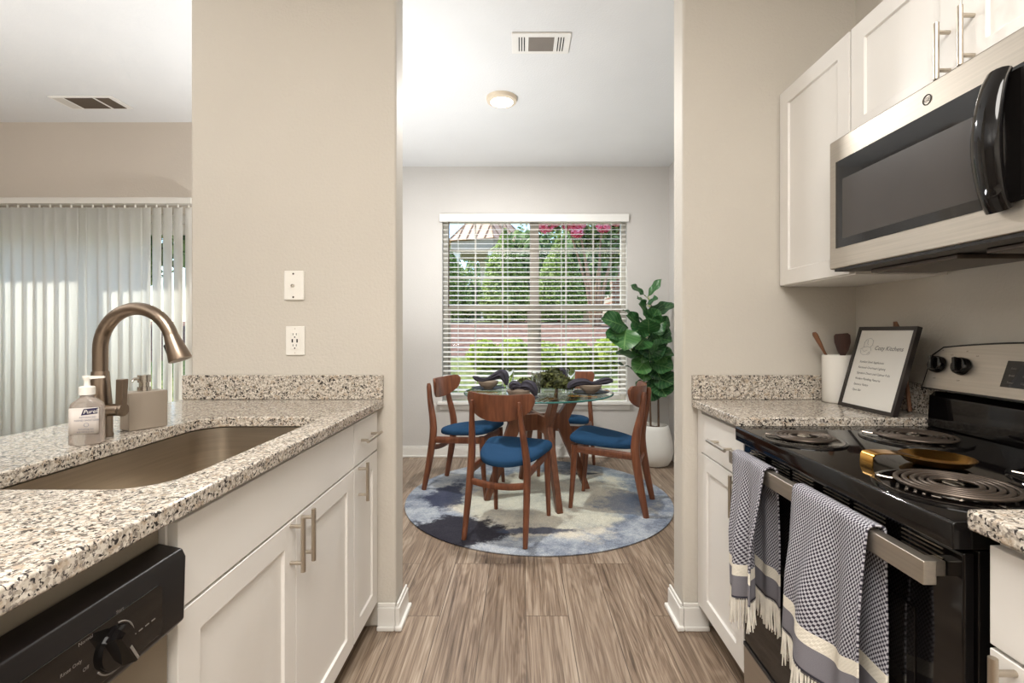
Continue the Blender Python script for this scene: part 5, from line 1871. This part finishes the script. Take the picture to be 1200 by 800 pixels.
def cutlery(kind, x, y, rz, label):
    t = thing(kind, label, 'cutlery', (x, y, TZ0), rz, 'gold cutlery on the glass table', local=True)
    mb = MB()
    mb.prism([(-0.0032, -0.10), (0.0032, -0.10), (0.0024, 0.0), (0.0024, 0.03), (-0.0024, 0.03), (-0.0024, 0.0)], 'z', 0.0006, 0.0030)
    mb.build('handle', M['gold'], t, smooth=0)
    mb = MB()
    if kind == 'fork':
        mb.prism([(-0.0024, 0.0302), (0.0024, 0.0302), (0.010, 0.048), (0.011, 0.062), (-0.011, 0.062), (-0.010, 0.048)], 'z', 0.0006, 0.0030)
        for k in range(4):
            xx = -0.0092 + k * 0.0061
            mb.box(xx - 0.0016, xx + 0.0016, 0.0622, 0.10, 0.0006, 0.0030)
    elif kind == 'spoon':
        mb.prism([(-0.0024, 0.0302), (0.0024, 0.0302)] + [(0.019 * math.sin(PI * (0.1 + 0.8 * k / 10)) * (1 if True else 0), 0.035 + 0.06 * k / 10) for k in range(11)] + [(-0.019 * math.sin(PI * (0.1 + 0.8 * k / 10)), 0.035 + 0.06 * k / 10) for k in range(10, -1, -1)], 'z', 0.0006, 0.0030)
    else:
        mb.prism([(-0.0024, 0.0302), (0.0024, 0.0302), (0.0085, 0.045), (0.0095, 0.09), (0.004, 0.118), (-0.004, 0.118)], 'z', 0.0006, 0.0028)
    mb.build({'fork': 'tines', 'spoon': 'spoon_bowl', 'knife': 'knife_blade'}[kind], M['gold'], t, smooth=0)


for key, x, y, fx_, fy_ in SET:
    rz = math.atan2(-fx_, fy_)
    for kind, off in (('fork', -0.155), ('knife', 0.155), ('spoon', 0.190)):
        cutlery(kind, x + fy_ * off - fx_ * -0.02, y - fx_ * off + fy_ * 0.03, rz, 'gold %s lying beside the plate %s' % (kind, NAME[key]))

for gx_, gy_, lb in ((0.105, 3.40, 'tall clear glass tumbler in front of the greenery'), (-0.090, 3.70, 'clear glass tumbler behind the bowls near the blind wand end'),
                     (0.365, 3.57, 'clear glass tumbler between the greenery and the potted plant side bowl')):
    z0 = TZ0
    mb = MB().lathe([(0.0, z0), (0.027, z0), (0.029, z0 + 0.003), (0.0335, z0 + 0.150), (0.0320, z0 + 0.150), (0.0275, z0 + 0.012), (0.0, z0 + 0.010)], (gx_, gy_), 28)
    solo(mb, 'glass_tumbler', M['clearglass'], lb, 'glass', 'tumblers on the glass table', smooth=50)

t = thing('greenery_centrepiece', 'bunch of dark green leaves laid in the middle of the glass table', 'centrepiece', (0.20, 3.52, TZ0))
mb = MB()
for cx_, cy_, cz_, r in ((0.20, 3.52, 0.07, 0.10), (0.28, 3.50, 0.055, 0.08), (0.14, 3.55, 0.06, 0.08), (0.24, 3.58, 0.085, 0.07), (0.02, 3.52, 0.04, 0.06), (0.34, 3.48, 0.04, 0.055)):
    blob(mb, (cx_, cy_, TZ0 + cz_ + 0.012), (r, r, min(r, cz_) * 0.85), 230, 0.021, 0.011)
mb.v = [(p[0], p[1], max(p[2], TZ0 + 0.001)) for p in mb.v]
mb.build('foliage', M['green'], t, smooth=0, recalc=False)
mb = MB()
for k in range(7):
    a = k * 0.9
    mb.tube([(0.2, 3.52, TZ0 + 0.02), (0.2 + 0.09 * math.cos(a), 3.52 + 0.06 * math.sin(a), TZ0 + 0.06), (0.2 + 0.16 * math.cos(a), 3.52 + 0.1 * math.sin(a), TZ0 + 0.05)], 0.0018, 5)
mb.build('stems', M['stem'], t)

# ---------------------------------------------------------------- potted fiddle leaf plant
px_, py_ = 1.185, 4.285
t = thing('potted_fiddle_leaf_fig', 'tall fiddle leaf fig in a rounded white pot in the window corner', 'potted plant', (px_, py_, 0))
MB().lathe([(0.0, 0.001), (0.10, 0.001), (0.118, 0.010), (0.148, 0.06), (0.160, 0.12), (0.158, 0.18), (0.146, 0.25), (0.128, 0.32), (0.117, 0.352), (0.112, 0.356), (0.106, 0.352), (0.110, 0.325), (0.0, 0.322)], (px_, py_), 48).build('pot', M['potwhite'], t, smooth=60)
mb = MB()
mb.grid(lambda u, v: (px_ + 0.108 * v * math.cos(2 * PI * u), py_ + 0.108 * v * math.sin(2 * PI * u), 0.3235 + 0.006 * (1 - v * v) + 0.004 * math.sin(u * 40 + v * 23)), 40, 8)
mb.build('soil', M['soil'], t, smooth=180, recalc=False)
stems = [smoothpath([(1.150, 4.285, 0.318), (1.145, 4.29, 0.60), (1.150, 4.29, 0.85), (1.165, 4.28, 1.15), (1.150, 4.27, 1.42)], 6),
         smoothpath([(1.215, 4.27, 0.318), (1.212, 4.27, 0.60), (1.20, 4.27, 0.9), (1.185, 4.26, 1.2)], 6),
         smoothpath([(1.148, 4.288, 0.70), (1.06, 4.26, 0.87), (0.98, 4.24, 0.98)], 6)]
for s_ in stems:
    n_ = len(s_)
    MB().tube(s_, [0.0095 - 0.0045 * q / n_ for q in range(n_)], 8).build('stem', M['stem'], t)


def big_leaf(mb, base, tip, width, nrm_hint, droop):
    base, tip = Vector(base), Vector(tip)
    ax = tip - base
    ln = ax.length
    ax.normalize()
    nh = Vector(nrm_hint)
    nh = (nh - ax * nh.dot(ax)).normalized()
    side = ax.cross(nh)
    wav = random.uniform(0, 6)

    def prof(v):
        # fiddle outline: small lobe by the stalk, slight waist, broad round end
        s0 = 0.52 * math.sin(PI * min(1, v / 0.55)) if v < 0.275 else 0.52 - 0.02 * math.sin((v - 0.275) * 8)
        s1 = math.sin(PI * min(1.0, max(0.0, (v - 0.15)) / 0.85)) ** 0.62
        return max(s0 * (1 - v) ** 0.35 if v < 0.5 else 0.0, s1)

    def fn(u, v):
        w = (2 * u - 1)
        hw = width * 0.5 * prof(v)
        z = -droop * ln * v * v + 0.18 * abs(w) * hw + 0.010 * math.sin(v * 13 + wav + 2.2 * w) * abs(w)
        return base + ax * ln * v + side * w * hw + nh * (z + droop * ln * v * 0.6)
    mb.grid(fn, 6, 14, lambda u, v: (u, v))


def Z(zx, zy, d):
    """from the plant study (100 x 240 of the photo)"""
    return at(700 + zx / 3.33, 320 + zy / 3.33, d)


mb = MB()
pet = MB()
LV = [  # base, tip, depth at base, depth at tip, width, normal hint
    ((196, 92), (250, 22), 4.27, 4.20, 0.075, (-0.5, -0.6, 0.3)), ((188, 88), (132, 46), 4.27, 4.18, 0.075, (0.3, -0.7, 0.5)),
    ((190, 125), (160, 92), 4.27, 4.12, 0.09, (0, -0.7, 0.7)), ((195, 120), (232, 98), 4.27, 4.15, 0.09, (0, -0.8, 0.5)),
    ((200, 160), (165, 118), 4.26, 4.10, 0.14, (0.1, -0.9, 0.4)), ((205, 165), (300, 118), 4.27, 4.20, 0.15, (-0.1, -0.6, 0.8)),
    ((190, 195), (100, 142), 4.27, 4.15, 0.10, (0.1, -0.4, 0.9)), ((180, 215), (118, 162), 4.26, 4.05, 0.14, (0.5, -0.7, 0.3)),
    ((200, 200), (235, 140), 4.27, 4.16, 0.15, (-0.1, -0.9, 0.2)), ((120, 215), (22, 172), 4.24, 4.08, 0.19, (0.1, -0.85, 0.5)),
    ((108, 228), (36, 250), 4.24, 4.06, 0.13, (0.1, -0.8, 0.6)), ((112, 212), (104, 296), 4.22, 4.03, 0.24, (-0.2, -0.95, 0.25)),
    ((195, 225), (270, 185), 4.27, 4.18, 0.19, (0.1, -0.8, 0.5)), ((200, 240), (200, 180), 4.25, 4.08, 0.18, (-0.2, -0.9, 0.3)),
    ((190, 250), (150, 292), 4.25, 4.06, 0.20, (-0.2, -0.9, 0.4)), ((205, 250), (292, 262), 4.26, 4.16, 0.17, (0, -0.7, 0.7)),
    ((195, 270), (208, 330), 4.24, 4.08, 0.22, (0.1, -0.95, 0.2)), ((222, 318), (222, 262), 4.18, 4.06, 0.13, (0.3, -0.9, 0.3)),
    ((205, 310), (300, 316), 4.26, 4.16, 0.14, (0, -0.55, 0.9)), ((190, 325), (72, 312), 4.26, 4.10, 0.13, (0, -0.55, 0.9)),
    ((150, 380), (62, 342), 4.26, 4.12, 0.055, (0, -0.3, 1)), ((205, 350), (296, 372), 4.25, 4.14, 0.19, (0.1, -0.75, 0.6)),
    ((195, 330), (150, 388), 4.24, 4.10, 0.17, (-0.1, -0.9, 0.4)), ((215, 400), (298, 432), 4.25, 4.12, 0.21, (0.15, -0.85, 0.5)),
    ((212, 410), (212, 498), 4.24, 4.12, 0.17, (0.35, -0.9, 0.2)), ((225, 415), (270, 480), 4.25, 4.10, 0.21, (0.1, -0.9, 0.35)),
    ((186, 420), (150, 436), 4.26, 4.20, 0.06, (0, -0.6, 0.8)), ((190, 290), (250, 330), 4.24, 4.10, 0.20, (0, -0.9, 0.4)),
    ((185, 300), (120, 262), 4.25, 4.10, 0.18, (0.1, -0.8, 0.5)), ((205, 220), (255, 300), 4.28, 4.22, 0.20, (0, -0.8, 0.4)),
    ((200, 140), (262, 150), 4.27, 4.20, 0.15, (0.1, -0.8, 0.5)), ((205, 235), (290, 235), 4.28, 4.22, 0.18, (0.1, -0.85, 0.5)),
    ((195, 205), (140, 232), 4.27, 4.16, 0.17, (-0.1, -0.9, 0.4)), ((205, 285), (285, 345), 4.28, 4.20, 0.18, (0.1, -0.9, 0.4)),
    ((210, 340), (250, 415), 4.27, 4.16, 0.19, (0.1, -0.9, 0.3)), ((195, 345), (178, 420), 4.27, 4.18, 0.16, (-0.1, -0.95, 0.2)),
    ((185, 270), (170, 350), 4.27, 4.16, 0.17, (-0.2, -0.95, 0.2)), ((215, 190), (285, 205), 4.29, 4.24, 0.16, (0.1, -0.8, 0.5)),
]
allp = [p for s_ in stems for p in s_]
for (bz, tz_, db_, dt_, w_, nh_) in LV:
    b_, e_ = Z(*bz, db_), Z(*tz_, dt_)
    e_.x = min(e_.x, 1.335)
    big_leaf(mb, b_, e_, w_ * 1.12, nh_, random.uniform(0.05, 0.14))
    near = min(allp, key=lambda p: (p - b_ - Vector((0, 0, -0.04))).length)
    m_ = (near + b_) / 2 + Vector((0, 0, 0.012))
    pet.tube([near, m_, b_ + (e_ - b_) * 0.06], 0.0032, 6)
mb.v = [(min(p[0], 1.388), p[1], p[2]) for p in mb.v]
mb.m = 1
mb.add(pet.v, pet.f, [(0.5, 0.5)] * len(pet.v))
mb.build('leaves', [M['fiddle'], M['hedge']], t, smooth=180, recalc=False)
